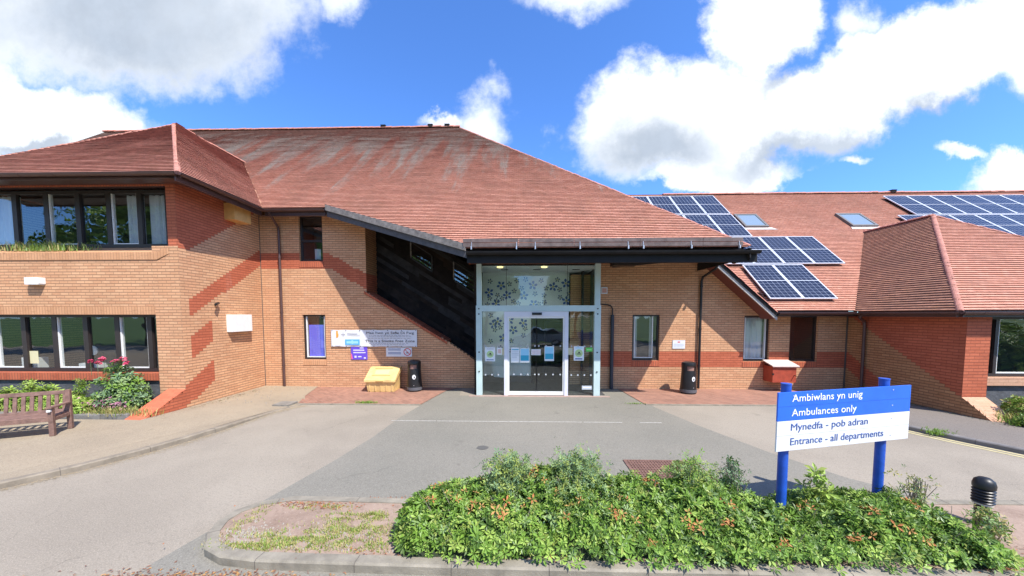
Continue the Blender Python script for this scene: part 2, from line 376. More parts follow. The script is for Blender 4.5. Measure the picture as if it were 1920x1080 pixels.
def window(x0,x1,z0,z1,Y,mull=(),trans=(),liners=(),fr=.055,depth=.9,curtain=None,label=None,sill=None,room=ROOM,mt=.07,name='window'):
    mb=MB()
    yf,yb=Y,Y+.07
    mb.box(x0,x0+fr,yf,yb,z0,z1);mb.box(x1-fr,x1,yf,yb,z0,z1);mb.box(x0+fr,x1-fr,yf,yb,z0,z0+fr*1.3);mb.box(x0+fr,x1-fr,yf,yb,z1-fr,z1)
    for m in mull: mb.box(m-mt/2,m+mt/2,yf-.004,yb+.004,z0+fr*1.3,z1-fr)
    for a,b_,t in trans: mb.box(a,b_,yf+.004,yb-.004,t-.035,t+.035)
    w=build(name,mb,DKBROWN,B); 
    if label: w['label']=label
    lm=MB()
    for a,b_ in liners:
        lm=MB(); t=.028
        lm.box(a,a+t,yf+.015,yb+.02,z0+fr*1.3,z1-fr);lm.box(b_-t,b_,yf+.018,yb+.02,z0+fr*1.3,z1-fr)
        lm.box(a+t,b_-t,yf+.018,yb+.02,z0+fr*1.3,z0+fr*1.3+t)
        build('white_casement',lm,WHITE,w)
    g=MB(); g.face([(x0+fr,Y+.045,z0+fr),(x1-fr,Y+.045,z0+fr),(x1-fr,Y+.045,z1-fr),(x0+fr,Y+.045,z1-fr)])
    build('pane',g,GLASS,w)
    if curtain:
        for a,b_,za,zb,kind in curtain:
            cm=MB(); n=int((b_-a)/.03); yy=Y+(.16 if kind=='net' else .09)
            amp=.03
            for i in range(n):
                ua=a+(b_-a)*i/n; ub=a+(b_-a)*(i+1)/n
                if kind=='net':
                    da=amp*math.sin(ua*38)+.012*math.sin(ua*91); db=amp*math.sin(ub*38)+.012*math.sin(ub*91)
                    cm.face([(ua,yy+da,za),(ub,yy+db,za),(ub,yy+db,zb),(ua,yy+da,zb)],0,smooth=True)
            if kind=='blind':
                k=int((b_-a)/.085)
                for i in range(k):
                    ua=a+(b_-a)*i/k
                    cm.face([(ua,yy-.015,za),(ua+.078,yy+.02,za),(ua+.078,yy+.02,zb),(ua,yy-.015,zb)])
            build('curtain' if kind=='net' else 'vertical_blind',cm,CURT if kind=='net' else BLIND,w)
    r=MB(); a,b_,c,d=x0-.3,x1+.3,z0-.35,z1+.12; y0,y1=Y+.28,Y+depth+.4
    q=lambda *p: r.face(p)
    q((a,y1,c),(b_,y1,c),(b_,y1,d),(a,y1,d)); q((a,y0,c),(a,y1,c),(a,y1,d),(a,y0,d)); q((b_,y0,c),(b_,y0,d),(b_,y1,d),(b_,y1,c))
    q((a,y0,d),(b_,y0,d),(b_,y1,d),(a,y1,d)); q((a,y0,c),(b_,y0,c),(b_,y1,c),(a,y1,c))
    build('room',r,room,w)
    return w
def sillbox(x0,x1,Y,z0,z1,mat,out=.04,dep=.16,slope=.03,name='sill',par=None):
    mb=MB(); y0=Y-out;y1=Y+dep
    mb.face([(x0,y0,z0),(x1,y0,z0),(x1,y0,z1-slope),(x0,y0,z1-slope)],0,[(x0,0),(x1,0),(x1,z1-z0),(x0,z1-z0)])
    mb.face([(x0,y0,z1-slope),(x1,y0,z1-slope),(x1,y1,z1),(x0,y1,z1)],0,[(x0,0.01),(x1,0.01),(x1,.2),(x0,.2)])
    mb.face([(x0,y0,z0),(x0,y0,z1-slope),(x0,y1,z1),(x0,y1,z0)],0,[(0,0),(0,.1),(.07,.1),(.07,0)])
    mb.face([(x1,y0,z0),(x1,y1,z0),(x1,y1,z1),(x1,y0,z1-slope)],0,[(0,0),(.07,0),(.07,.1),(0,.1)])
    mb.face([(x0,y0,z0),(x0,y1,z0),(x1,y1,z0),(x1,y0,z0)],0)
    return build(name,mb,mat,par or B)
YM=11.65
# main front wall, left half (u from X=-8.85)
XA=-8.82
slp=lambda X: 3.31-.608*(X+5.35) if X>-5.26 else 99
def inA(u,z):
    X=XA+u
    return z<slp(X) if X<-2.52 else (z<1.59-.685*(X+2.52))
def redA(u,z):
    X=XA+u
    if X<-6.5: return 4.07<z<4.575
    return 4.07-.56*(X+6.5)<z<4.575-.56*(X+6.5)
wall('brick_wall',(XA,YM),(-1.42,YM),0,6.15,inA,[(-7.48-XA,-6.68-XA,4.3,5.81),(-7.46-XA,-6.67-XA,.96,2.5)],red=redA)
# return beside the recess
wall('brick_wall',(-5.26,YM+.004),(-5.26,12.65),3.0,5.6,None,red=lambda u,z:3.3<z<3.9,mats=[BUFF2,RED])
# right half
def redB(u,z): return .76<z<1.27
XB=2.46
def inB(u,z):
    X=XB+u
    if X<5.95: return True
    if X<7.9: return z<4.10-.88*(X-6.2)-.08
    return z<2.62
wall('brick_wall',(XB,YM),(10.7,YM),0,5.2,inB,[(3.71-XB,4.61-XB,.97,2.5),(7.37-XB,8.21-XB,.95,2.46),(8.86-XB,9.76-XB,.95,2.46)],red=redB)
# left wing side wall with diagonal bands  (u=0 at the front corner)
def redS(u,z):
    Y=8.72+u
    if z>4.53+.667*(Y-9.47) and z>4.2: return True
    if Y>8.97 and 2.43+.655*(Y-8.97)<z<2.93+.655*(Y-8.97): return True
    if 8.97<Y<9.64 and 1.34+.66*(Y-9)<z<1.93+.66*(Y-9): return True
    if Y<9.65 and .69+.66*(Y-9.65)<z<1.25+.66*(Y-9.65): return True
    return False
wall('brick_wall',(-8.74,8.72),(-8.83,YM),.0,5.95,None,red=redS)
# toe buttress of the left wing: sloping red cap and side
def toe(x0,x1,Yf,zt,Yt,zb,mats,redf,sx,pname='brick_toe'):
    mb=MB(); S=(zt-zb)/(Yf-Yt)
    rows=[0.0]+[k*CV for k in range(1,12)]
    xo=x1 if sx>0 else x0
    for za in rows:
        zb_=za+CV
        if za>=zt: break
        zb_=min(zb_,zt)
        yt=lambda z: Yt+max(0,(z-zb))/S
        ya=yt(za);yb=yt(zb_)
        # split at half bricks for the colour steps
        y=Yf
        n=int((Yf-yb)/CU)+1
        for i in range(n+1):
            a=Yf-i*CU; b_=max(Yf-(i+1)*CU,0)
            ta,tb=max(b_,ya),max(b_,yb)
            if a<=ta and a<=tb: continue
            a2=a
            q=[(xo,min(ta,a2),za),(xo,a2,za),(xo,a2,zb_),(xo,min(tb,a2),zb_)]
            mi=1 if redf((a+b_)/2,(za+zb_)/2) else 0
            mb.face(q,mi,[(p[1]-Yf,p[2]) for p in q])
    mb.face([(x0,Yt,zb),(x1,Yt,zb),(x1,Yf,zt),(x0,Yf,zt)],2,[(x0,0),(x1,0),(x1,1.1),(x0,1.1)])
    xi=x0 if sx>0 else x1
    mb.face([(xi,Yt,zb),(xi,Yf,zt),(xi,Yf,0),(xi,Yt,0)],0,[(0,zb),(1,zt),(1,0),(0,0)])
    mb.face([(x0,Yt,0),(x1,Yt,0),(x1,Yt,zb),(x0,Yt,zb)],1,[(x0,0),(x1,0),(x1,zb),(x0,zb)])
    return build(pname,mb,mats,B)
REDF=brick_mat('red_brick_cap',(.55,.15,.08),(.50,.13,.07),(.42,.12,.07),ms=.004)
BUFC=brick_mat('buff_brick_cap',(.60,.36,.24),(.55,.31,.2),(.42,.24,.15),ms=.005)
toe(-9.22,-8.74,8.72,.56,7.66,.05,[BUFF,RED,REDF],lambda y,z:True if z>.69+.66*(y-9.65) else False,1)
# left wing front: pier and spandrels (Y=8.72)
YW=8.72
wall('brick_wall',(-9.43,YW),(-8.74,YW),.0,4.25,None)
wall('brick_wall',(-8.99,YW),(-8.742,YW),4.25,5.95,None,red=lambda u,z:True)
wall('brick_wall',(-15.2,YW),(-9.43,YW),2.72,3.9,None)
mb=MB()
mb.box(-15.2,-9.43,YW-.004,YW+.25,2.5,2.716); mb.hasuv=True
mb.uv=[(u,(v-2.5) if v>2 else v) for u,v in mb.uv]
build('lintel',mb,SOLB,B)
mb=MB(); mb.box(-15.2,-9.3,YW-.02,YW+.25,3.9,4.09); mb.uv=[(u,(v-3.9) if v>2 else v*.1) for u,v in mb.uv]
build('soldier_course',mb,SOLB,B)
mb=MB(); mb.box(-15.2,-9.43,YW,YW+.3,.78,.97); mb.uv=[(u,(v-.78) if v>.5 else v) for u,v in mb.uv]
build('window_sill',mb,SOLR,B)
mb=MB(); mb.box(-15.2,-9.43,YW+.06,YW+.3,-.05,.78); build('plinth',mb,PLINTH,B)
# sloping upper sill
mb=MB()
mb.face([(-15.2,YW-.02,4.09),(-9.3,YW-.02,4.09),(-9.3,9.14,4.29),(-15.2,9.14,4.29)],0,[(0,.005),(5.9,.005),(5.9,.21),(0,.21)])
mb.face([(-9.3,YW-.02,4.09),(-8.99,YW-.006,4.2),(-8.99,9.14,4.29),(-9.3,9.14,4.29)],0,[(5.9,.005),(6.2,.005),(6.2,.21),(5.9,.21)])
mb.face([(-9.3,YW-.02,3.9),(-8.99,YW-.01,4.05),(-8.99,YW-.01,4.2),(-9.3,YW-.02,4.09)],0,[(5.9,.005),(6.2,.005),(6.2,.21),(5.9,.21)])
build('window_sill',mb,SOLB,B)
wall('brick_wall',(-9.36,9.16),(-8.99,9.16),4.25,5.95,None,red=lambda u,z:True,u0=0)
wall('brick_wall',(-15.2,YW+.03),(-8.995,YW+.03),5.75,5.95,None,mats=[SOLR,SOLR])
wx=[-14.45,-13.58,-12.70,-11.83,-10.98,-10.14]
window(-15.3,-9.37,4.29,5.78,9.12,mull=wx,liners=[(wx[0]+.066,wx[1]-.066),(wx[2]+.066,wx[3]-.066),(wx[4]+.066,wx[5]-.066)],fr=.07,mt=.13,
  curtain=[(-14.3,-13.66,4.36,5.7,'net'),(-10.62,-10.2,4.36,5.7,'net'),(-10.06,-9.45,4.36,5.7,'net')],label='long strip of upper floor windows in the left wing, some with white curtains',depth=1.6)
lx=[-14.2,-13.35,-12.49,-11.63,-10.76,-9.87]
lw=window(-15.3,-9.60,.98,2.5,8.95,mull=lx,liners=[(lx[0]+.066,lx[1]-.066),(lx[2]+.066,lx[3]-.066),(lx[4]+.066,lx[5]-.066)],fr=.07,mt=.13,label='long strip of dark ground floor windows in the left wing',depth=2.5)
mb=MB(); mb.box(-13.30,-13.05,8.985,8.99,1.18,1.52); build('notice',mb,CREAMP,lw)
mb=MB(); mb.box(-12.35,-11.75,9.3,9.5,1.0,1.14);mb.box(-14.0,-13.5,9.3,9.5,1.0,1.3);mb.tube((-11.98,9.35,1.5),(-11.98,9.37,1.5),.13,n=20); build('window_sill_clutter',mb,PAPER,lw)
# left wing body behind (hidden sides)
mb=MB(); mb.box(-15.25,-15.2,YW,17,0,5.9); build('brick_wall',mb,BUFF,B)
# single windows
w=window(-7.48,-6.68,4.3,5.81,YM+.07,trans=[(-7.42,-6.74,4.99)],label='small two-pane upper window with dark frame',curtain=[(-7.1,-6.9,4.4,4.75,'net')])
sillbox(-7.5,-6.66,YM,4.09,4.3,SOLR,out=.012,name='sill',par=w)
w=window(-7.46,-6.67,.96,2.5,YM+.07,liners=[(-7.39,-6.74)],label='ground floor window with blue vertical blinds',curtain=[(-7.33,-6.74,1.05,2.15,'blind')])
sillbox(-7.48,-6.65,YM,.76,.96,SOLB,out=.012,name='sill',par=w)
w=window(3.71,4.61,.97,2.5,YM+.07,liners=[(3.80,4.42)],mull=[],label='open narrow ground floor window right of the entrance',curtain=[(3.80,3.92,1.05,2.42,'net'),(4.36,4.44,1.05,2.42,'net')])
sillbox(3.69,4.63,YM,.77,.97,SOLR,out=.012,name='sill',par=w)
w=window(7.37,8.21,.95,2.46,YM+.07,liners=[(7.44,8.14)],label='ground floor window with closed white net curtain',curtain=[(7.50,8.12,1.03,2.4,'net')])
sillbox(7.35,8.23,YM,.75,.95,SOLR,out=.012,name='sill',par=w)
w=window(8.86,9.76,.95,2.46,YM+.07,label='dark unlit ground floor window in the shaded corner')
sillbox(8.84,9.78,YM,.75,.95,SOLR,out=.012,name='sill',par=w)
# sloping coping of the stair wall
mb=MB()
a=V((-5.30,YM-.035,3.30)); b_=V((-2.50,YM-.035,1.59)); bk=V((0,.72,.03))
mb.face([a,b_,b_+bk,a+bk],0,[(0,0),(3.3,0),(3.3,.21),(0,.21)])
mb.face([a-V((0,0,.09)),b_-V((0,0,.09)),b_,a],1,[(0,0),(3.3,0),(3.3,.07),(0,.07)])
mb.face([b_-V((0,0,.09)),b_-V((0,0,.09))+bk,b_+bk,b_],1,[(0,0),(.2,0),(.2,.07),(0,.07)])
build('coping',mb,[SOLR,SOLR],B)
mb=MB()
c_=V((-2.52,YM-.002,1.60)); d_=V((-1.42,YM-.002,.86)); bk=V((0,.28,0))
mb.face([c_-V((0,0,.09)),d_-V((0,0,.09)),d_,c_],0,[(0,0),(1.3,0),(1.3,.07),(0,.07)]); mb.face([c_,d_,d_+bk,c_+bk],0,[(0,0),(1.3,0),(1.3,.2),(0,.2)])
build('coping',mb,[SOLB],B)
# recess: dark raked boarding
mb=MB(); YC=12.62; sl=.62; bh=.16
for k in range(-12,40):
    za=k*bh; x0,x1=-5.25,.2
    def zz(x,z): return z-sl*(x+5.25)
    q=[(x0,YC,zz(x0,za)),(x1,YC,zz(x1,za)),(x1,YC-.022,zz(x1,za+bh)) ,(x0,YC-.022,zz(x0,za+bh))]
    q=[(x0,YC-.05,zz(x0,za)),(x1,YC-.05,zz(x1,za)),(x1,YC,zz(x1,za+bh)),(x0,YC,zz(x0,za+bh))]
    xs_=[x0,x0+random.uniform(.6,1.8),x0+random.uniform(2.2,3.4),x1]
    for xa,xb in zip(xs_,xs_[1:]):
        mb.face([(xa,YC-.05,zz(xa,za)),(xb,YC-.05,zz(xb,za)),(xb,YC,zz(xb,za+bh)),(xa,YC,zz(xa,za+bh))],random.choice((0,0,1,2)))
    mb.face([(x0,YC,zz(x0,za)),(x1,YC,zz(x1,za)),(x1,YC-.05,zz(x1,za)),(x0,YC-.05,zz(x0,za))])
# closing side next to the lobby
build('dark_boarding',mb,[CLAD,CLAD2,CLAD3],B)
mb=MB(); mb.box(-1.46,-1.40,10.75,12.6,0,4.6); build('dark_boarding',mb,CLAD,B)
def rakedwin(x0,x1,zt0,h,side):
    sh=lambda x: -sl*1.05*(x-x0)
    m=MB(); y=YC-.05; t=.045
    P=lambda x,z,d=0:(x,y+d,z+sh(x))
    m.face([P(x0+t,zt0-h+t,.03),P(x1-t,zt0-h+t,.03),P(x1-t,zt0-t,.03),P(x0+t,zt0-t,.03)],0)
    w=build('stair_window',m,GLASS,B)
    f=MB()
    for q in ([P(x0,zt0-h),P(x1,zt0-h),P(x1,zt0-h+t),P(x0,zt0-h+t)],[P(x0,zt0-t),P(x1,zt0-t),P(x1,zt0),P(x0,zt0)],[P(x1-t,zt0-h),P(x1,zt0-h),P(x1,zt0),P(x1-t,zt0)]):
        f.prism(q,(0,.045,0))
    build('frame',f,DKBROWN,w)
    f=MB(); f.prism([P(x0,zt0-h),P(x0+t,zt0-h),P(x0+t,zt0),P(x0,zt0)],(0,.05,0)); build('frame',f,GREYW,w)
rakedwin(-4.01,-3.20,5.16,.62,0); rakedwin(-2.46,-1.6,4.45,.72,0)
# ------------------------------------------------------------------ roofs
def clip(poly,axis,val,keep_gt):
    out=[];n=len(poly)
    for i in range(n):
        a=poly[i];b=poly[(i+1)%n]
        ia=(a[axis]>=val) if keep_gt else (a[axis]<=val); ib=(b[axis]>=val) if keep_gt else (b[axis]<=val)
        if ia: out.append(a)
        if ia!=ib:
            t=(val-a[axis])/(b[axis]-a[axis]); out.append((a[0]+(b[0]-a[0])*t,a[1]+(b[1]-a[1])*t))
    return out
def roof(polys,mat,name='tiled_roof',gauge=.1,du=.55,lift=.024,label=None,voff=0):
    """polys: list of convex 3D polygons in one plane"""
    pts=[V(p) for p in polys[0]]
    n=(pts[1]-pts[0]).cross(pts[2]-pts[0]).normalized()
    if n.z<0: n=-n
    ua=V((0,0,1)).cross(n).normalized(); va=n.cross(ua)
    if va.z<0: va=-va;
    o=min((V(p) for q in polys for p in q),key=lambda p:p.z)
    mb=MB()
    def lf(u,v,fr): 
        w=noise.noise(V((u*.35,v*.35,3.1)))*.035+noise.noise(V((u*2.1,v*2.1,7.7)))*.010
        vs=noise.noise(V((u*.5,v*1.3,1.7)))*.010+noise.noise(V((u*3.1,v*9,5.7)))*.007
        q=o+ua*u+va*(v+vs)+n*(w*.6+lift*fr); return q
    for poly in polys:
        p2=[((V(p)-o).dot(ua),(V(p)-o).dot(va)) for p in poly]
        vmin=min(p[1] for p in p2);vmax=max(p[1] for p in p2)
        k=math.floor(vmin/gauge+1e-6)
        while k*gauge<vmax-1e-6:
            v0=k*gauge;v1=v0+gauge
            s=clip(clip(p2,1,v0,True),1,v1,False); k+=1
            if len(s)<3: continue
            umin=min(p[0] for p in s);umax=max(p[0] for p in s)
            j=math.floor(umin/du)
            while j*du<umax-1e-6:
                t=clip(clip(s,0,j*du,True),0,(j+1)*du,False); j+=1
                if len(t)<3: continue
                mb.face([lf(u,v,1-(v-v0)/gauge) for u,v in t],0,[(u,v+voff) for u,v in t])
                lo=[q for q in t if abs(q[1]-v0)<1e-6]
                if len(lo)>=2:
                    lo=sorted(lo); a,b=lo[0],lo[-1]
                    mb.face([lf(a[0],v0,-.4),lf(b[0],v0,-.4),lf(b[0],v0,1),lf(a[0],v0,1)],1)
    o_=build(name,mb,[mat,TGAP],B)
    if label: o_['label']=label
    return o_
m_=.86
YE,ZE=9.12,4.26
zr=lambda Y: ZE+m_*(Y-YE)
XC=5.85
YRg=18.1; ZRg=zr(YRg); XRg=XC-(YRg-YE)      # ridge end
# valley between main roof and left wing
XV,YV=-8.2,11.0; ZV=zr(YV)
tW=2.95+.25; 
XAp,YAp=-8.05-3.35,8.12+3.35; ZWE=5.85; ZAp=ZWE+m_*3.35
YVt=YE+(ZAp-ZE)/m_
main1=[(-6.15,11.0,zr(11.0)),(-1.5,YE,ZE),(XC,YE,ZE),(XRg,YRg,ZRg),(-6.15,YRg,ZRg)]
main2=[(XV,YV,ZV),(-6.15,11.0,zr(11.0)),(-6.15,YRg,ZRg),(-21.7,YRg,ZRg),(-21.7,YVt,zr(YVt)),(XAp,YVt,zr(YVt))]
# split main2 (concave) into convex pieces
main2a=[(XV,YV,ZV),(-6.15,11.0,zr(11.0)),(-6.15,YRg,ZRg),(XAp,YRg,ZRg),(XAp,YVt,zr(YVt))]
main2b=[(XAp,YVt,zr(YVt)),(XAp,YRg,ZRg),(-21.7,YRg,ZRg),(-21.7,YVt,zr(YVt))]
roof([main1,main2a,main2b],TILE,label='large main roof of red plain tiles, streaked with grey lichen near the ridge')
roof([[(XC,YE,ZE),(XC,30,ZE),(XRg,30,ZRg),(XRg,YRg,ZRg)]],TILE3)
# left wing roofs
WL=-8.05-6.7
roof([[(WL,8.12,ZWE),(-8.05,8.12,ZWE),(XAp,YAp,ZAp)]],TILE2)
roof([[(-8.05,8.12,ZWE),(XV,YV,ZV),(XAp,YVt,zr(YVt)),(XAp,YAp,ZAp)]],TILE2)
roof([[(WL,8.12,ZWE),(XAp,YAp,ZAp),(XAp,16,ZAp),(WL,16,ZWE)]],TILE2)
# solar wing roof
YS,ZS=11.0,2.62
zs_=lambda Y: ZS+m_*(Y-YS)
YSr=17.75; ZSr=zs_(YSr)
XRW=10.30; YRW=8.42; tR=4.0; XRA=XRW+tR-.25; YRA=YRW+tR; ZRE=2.60; ZRA=ZRE+.82*tR
YRv=YS+(ZRA-ZS)/m_
sol1=[(7.85,YS,ZS),(XRW,YS,ZS),(XRA,YRv,zs_(YRv)),(XRA,YSr,ZSr),(7.85,YSr,ZSr)]
sol0=[(7.85,11.7,zs_(11.7)),(7.85,YSr,ZSr),(3.0,YSr,ZSr),(3.0,13.2,zs_(13.2)),(6.1,11.75,zs_(11.75))]
sol2=[(XRA,YRv,zs_(YRv)),(40,YRv,zs_(YRv)),(40,YSr,ZSr),(XRA,YSr,ZSr)]
roof([sol0,sol1,sol2],TILE3,label='lower red tiled roof carrying the solar panels and two rooflights')
roof([[(3,YSr+.01,ZSr),(40,YSr+.01,ZSr),(40,YSr+6,ZSr-5),(3,YSr+6,ZSr-5)]],TILE3,gauge=.3,du=3)
# right small hipped wing
roof([[(XRW,YRW,ZRE),(XRA,YRA,ZRA),(XRA,YRv,ZRA),(XRW,YS,ZRE)]],TILE4,label='weathered side slope of the small right-hand hipped roof')
roof([[(XRW,YRW,ZRE),(XRW+2*tR,YRW,ZRE),(XRA,YRA,ZRA)]],TILE3)
roof([[(XRW+2*tR,YRW,ZRE),(XRW+2*tR,YS,ZRE),(XRA,YRv,ZRA),(XRA,YRA,ZRA)]],TILE3)
def ridge(p,q,r=.10,mat=RIDGE,name='ridge_tiles',seg=.31,up=.01,flat=.8):
    p=V(p);q=V(q); d=q-p; Ln=d.length; d.normalize(); side=d.cross(V((0,0,1))).normalized(); upv=side.cross(d)
    mb=MB(); k=int(Ln/seg); n=7
    for i in range(k):
        a=p+d*(Ln*i/k);b=p+d*(Ln*(i+1)/k+.012); ra=r*(1.0+random.uniform(-.04,.04)); rb=ra*1.10; jz=random.uniform(-.008,.008)
        A=[a+side*math.cos(math.pi*t/n)*ra*1.15+upv*(math.sin(math.pi*t/n)*ra*flat+up+jz-.03) for t in range(n+1)]
        Bq=[b+side*math.cos(math.pi*t/n)*rb*1.15+upv*(math.sin(math.pi*t/n)*rb*flat+up+jz-.03) for t in range(n+1)]
        for t in range(n): mb.face([A[t],A[t+1],Bq[t+1],Bq[t]],0)
        mb.face(A); mb.face(Bq[::-1])
    return build(name,mb,mat,B)
ridge((-21.7,YRg,ZRg),(XRg,YRg,ZRg),.13); ridge((XC,YE,ZE),(XRg,YRg,ZRg),.05,mat=HIPT,name='hip_tiles',seg=.14)
ridge((-8.05,8.12,ZWE),(XAp,YAp,ZAp),.05,mat=HIPT,name='hip_tiles',seg=.14); ridge((WL,8.12,ZWE),(XAp,YAp,ZAp),.05,mat=HIPT,name='hip_tiles',seg=.14); ridge((XAp,YAp,ZAp),(XAp,YVt,ZAp),.09)
ridge((7.0,YSr,ZSr),(40,YSr,ZSr),.11)
ridge((XRW,YRW,ZRE),(XRA,YRA,ZRA),.05,mat=HIPT,name='hip_tiles',seg=.14);ridge((XRA,YRA,ZRA),(XRA,YRv,ZRA),.085); ridge((XRW+2*tR,YRW,ZRE),(XRA,YRA,ZRA),.05,mat=HIPT,name='hip_tiles',seg=.14)
ridge((XV,YV,ZV),(XAp,YVt,ZAp),.035,mat=VALLEY,name='valley_tiles',seg=.2); ridge((XRW,YS,ZRE),(XRA,YRv,ZRA),.03,mat=VALLEY,name='valley_tiles',seg=.2)
# ridge vents
for X,Y,Z in ((-7.0,YRg,ZRg),(-4.6,YRg,ZRg),(-3.75,YRg,ZRg),(18.0,YSr,ZSr)):
    mb=MB(); mb.box(X-.12,X+.12,Y-.16,Y+.1,Z+.0,Z+.09); mb.box(X-.13,X+.13,Y-.18,Y+.12,Z+.09,Z+.105); build('ridge_vent',mb,BLACK,B)
# gutters
def gutter(p,q,out,mat,r=.07,name='gutter',drop=.06,fascia=.18,fm=None,inset=.09):
    p=V(p);q=V(q);out=V(out).normalized(); n=8; mb=MB()
    ce=[(math.cos(math.pi*t/n)*r,-math.sin(math.pi*t/n)*r*.95) for t in range(n+1)]
    ci=[(x*.86,y*.86) for x,y in ce]
    up=V((0,0,1))
    def sw(c1,c2):
        for t in range(len(c1)-1): pass
    A=[p+out*x+up*(y-drop) for x,y in ce];Bq=[q+out*x+up*(y-drop) for x,y in ce]
    for t in range(n): mb.face([A[t],A[t+1],Bq[t+1],Bq[t]],0,smooth=True)
    A2=[p+out*x+up*(y-drop+.004) for x,y in ci];B2=[q+out*x+up*(y-drop+.004) for x,y in ci]
    for t in range(n): mb.face([A2[t],B2[t],B2[t+1],A2[t+1]],0,smooth=True)
    mb.face([A[0],Bq[0],B2[0],A2[0]]);mb.face([A[-1],A2[-1],B2[-1],Bq[-1]])
    mb.face(A+A2[::-1]);mb.face(Bq+B2[::-1]); mb.face(A);mb.face(Bq)
    Ln=(q-p).length;d=(q-p).normalized(); k=max(1,int(Ln/.9))
    for i in range(k+1):
        c=p+d*(Ln*(i+.5)/(k+1)); mb.prism([c+out*x*1.07+up*(y*1.07-drop) for x,y in ce],d*.03)
    g=build(name,mb,mat,B)
    fb=MB(); i0=p-out*inset; i1=q-out*inset
    fb.prism([i0+up*(-drop+.04),i0+up*(-drop-fascia),i0-out*.03+up*(-drop-fascia),i0-out*.03+up*(-drop+.04)],i1-i0)
    build('fascia',fb,fm or mat,B)
    return g
def soffit(pts,mat=GUTB):
    mb=MB(); mb.face(pts); build('soffit',mb,mat,B)
gutter((WL,8.06,5.87),(-8.02,8.06,5.87),(0,-1,0),GUTB,fascia=.10)
gutter((-7.99,8.10,5.87),(-8.14,11.0,5.87),(1,0,0),GUTB)
soffit([(WL,8.12,5.73),(-8.08,8.12,5.73),(-8.08,9.2,5.85),(WL,9.2,5.85)]); soffit([(-8.07,8.12,5.66),(-8.2,11.0,5.66),(-8.85,11.0,5.85),(-8.75,8.12,5.85)])
gutter((-8.15,10.94,5.87),(-6.2,10.94,5.87),(0,-1,0),GUTB)
soffit([(-8.2,11.0,5.66),(-6.1,11.0,5.66),(-6.1,11.66,5.8),(-8.85,11.66,5.8)])
gutter((-1.42,YE-.06,4.18),(6.05,YE-.06,4.18),(0,-1,0),BLACK,r=.085,fascia=.27,name='gutter')
gutter((7.95,10.94,2.62),(10.4,10.94,2.62),(0,-1,0),GUTB,fascia=.12);
gutter((10.31,10.94,2.62),(10.31,8.40,2.62),(-1,0,0),GUTB,fascia=.12,inset=.03); gutter((10.26,8.36,2.62),(19,8.36,2.62),(0,-1,0),GUTB,fascia=.12)
soffit([(7.9,11.0,2.44),(10.36,11.0,2.44),(10.36,11.66,2.44),(7.9,11.66,2.44)]); soffit([(10.36,8.42,2.44),(10.71,8.42,2.44),(10.71,11.66,2.44),(10.36,11.66,2.44)]); soffit([(10.36,8.42,2.443),(19,8.42,2.443),(19,9,2.443),(10.36,9,2.443)])
# underside of the main roof
mb=MB(); dz=V((0,0,-.14))
for q in ([(-6.1,11.02,zr(11.02)),(-1.45,YE+.05,zr(YE+.05)),(5.8,YE+.05,zr(YE+.05)),(5.8-4.3,YE+4.35,zr(YE+4.35)),(-6.1,YE+4.35,zr(YE+4.35))],): mb.face([V(p)+dz for p in q])
build('soffit',mb,simple('dark_soffit_board',(.05,.032,.028),.7),B)
mb=MB(); mb.prism([(XC-.02,YE-.02,4.2),(XC-.02,YE-.02,3.9),(XC-.02,YE+.7,3.9),(XC-.02,YE+.9,4.05),(XC-.02,13,4.05),(XC-.02,13,4.2)],(.04,0,0)); build('fascia',mb,BLACK,B)
mb=MB(); mb.face([(-1.4,YE+.05,3.92),(5.83,YE+.05,3.92),(5.83,YE+.62,3.92),(-1.4,YE+.62,3.92)]); mb.box(-1.42,5.1,YE+.6,YE+.63,3.92,4.66); mb.box(5.1,5.75,YE+.6,YE+.63,3.92,4.20); build('soffit',mb,BLACK,B)
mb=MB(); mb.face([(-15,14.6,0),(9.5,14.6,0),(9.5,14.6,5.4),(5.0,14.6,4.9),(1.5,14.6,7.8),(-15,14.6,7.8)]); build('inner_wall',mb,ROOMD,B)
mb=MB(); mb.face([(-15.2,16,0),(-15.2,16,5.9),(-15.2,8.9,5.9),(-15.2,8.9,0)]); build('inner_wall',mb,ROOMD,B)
gutter((XC+.05,YE-.1,4.20),(XC+.05,12.6,4.20),(1,0,0),BLACK,r=.085,fascia=.2)
# diagonal bargeboard (weathered grey top board, dark lower board)
a=V((-6.15,10.92,5.92));b_=V((-1.45,9.02,4.30)); dn=V((0,0,-1)); bk=V((.05,.12,0)).normalized()*.05
def board(name,a,b,h0,h1,thick,mat,label=None):
    m=MB(); m.prism([a+dn*h0,a+dn*h1,b+dn*h1,b+dn*h0],thick); o=build(name,m,mat,B); return o
board('bargeboard',a,b_,-.03,.15,bk,GREYW); board('bargeboard',a+V((.02,.06,0)),b_+V((.02,.06,0)),.15,.33,bk,simple('grey_black_board',(.07,.07,.075),.7,var=.3))
# right verge: prism carrying bargeboards
a=V((5.55,10.98,4.64));b_=V((7.97,10.98,2.52))
board('bargeboard',a,b_,-.05,.09,V((0,.05,0)),BLACK); board('bargeboard',a+V((0,.03,0)),b_+V((0,.03,0)),.09,.20,V((0,.05,0)),simple('pale_grey_verge_board',(.42,.40,.38),.6,var=.2))
mb=MB(); mb.prism([a+dn*-.02+V((0,.05,0)),a+dn*.16+V((0,.05,0)),b_+dn*.16+V((0,.05,0)),b_+dn*-.02+V((0,.05,0))],(0,.72,0)); build('soffit',mb,simple('red_brown_soffit',(.16,.05,.035),.8),B)
ridge((5.6,11.0,4.64),(7.93,11.0,2.60),.045,name='verge_tiles',seg=.12)
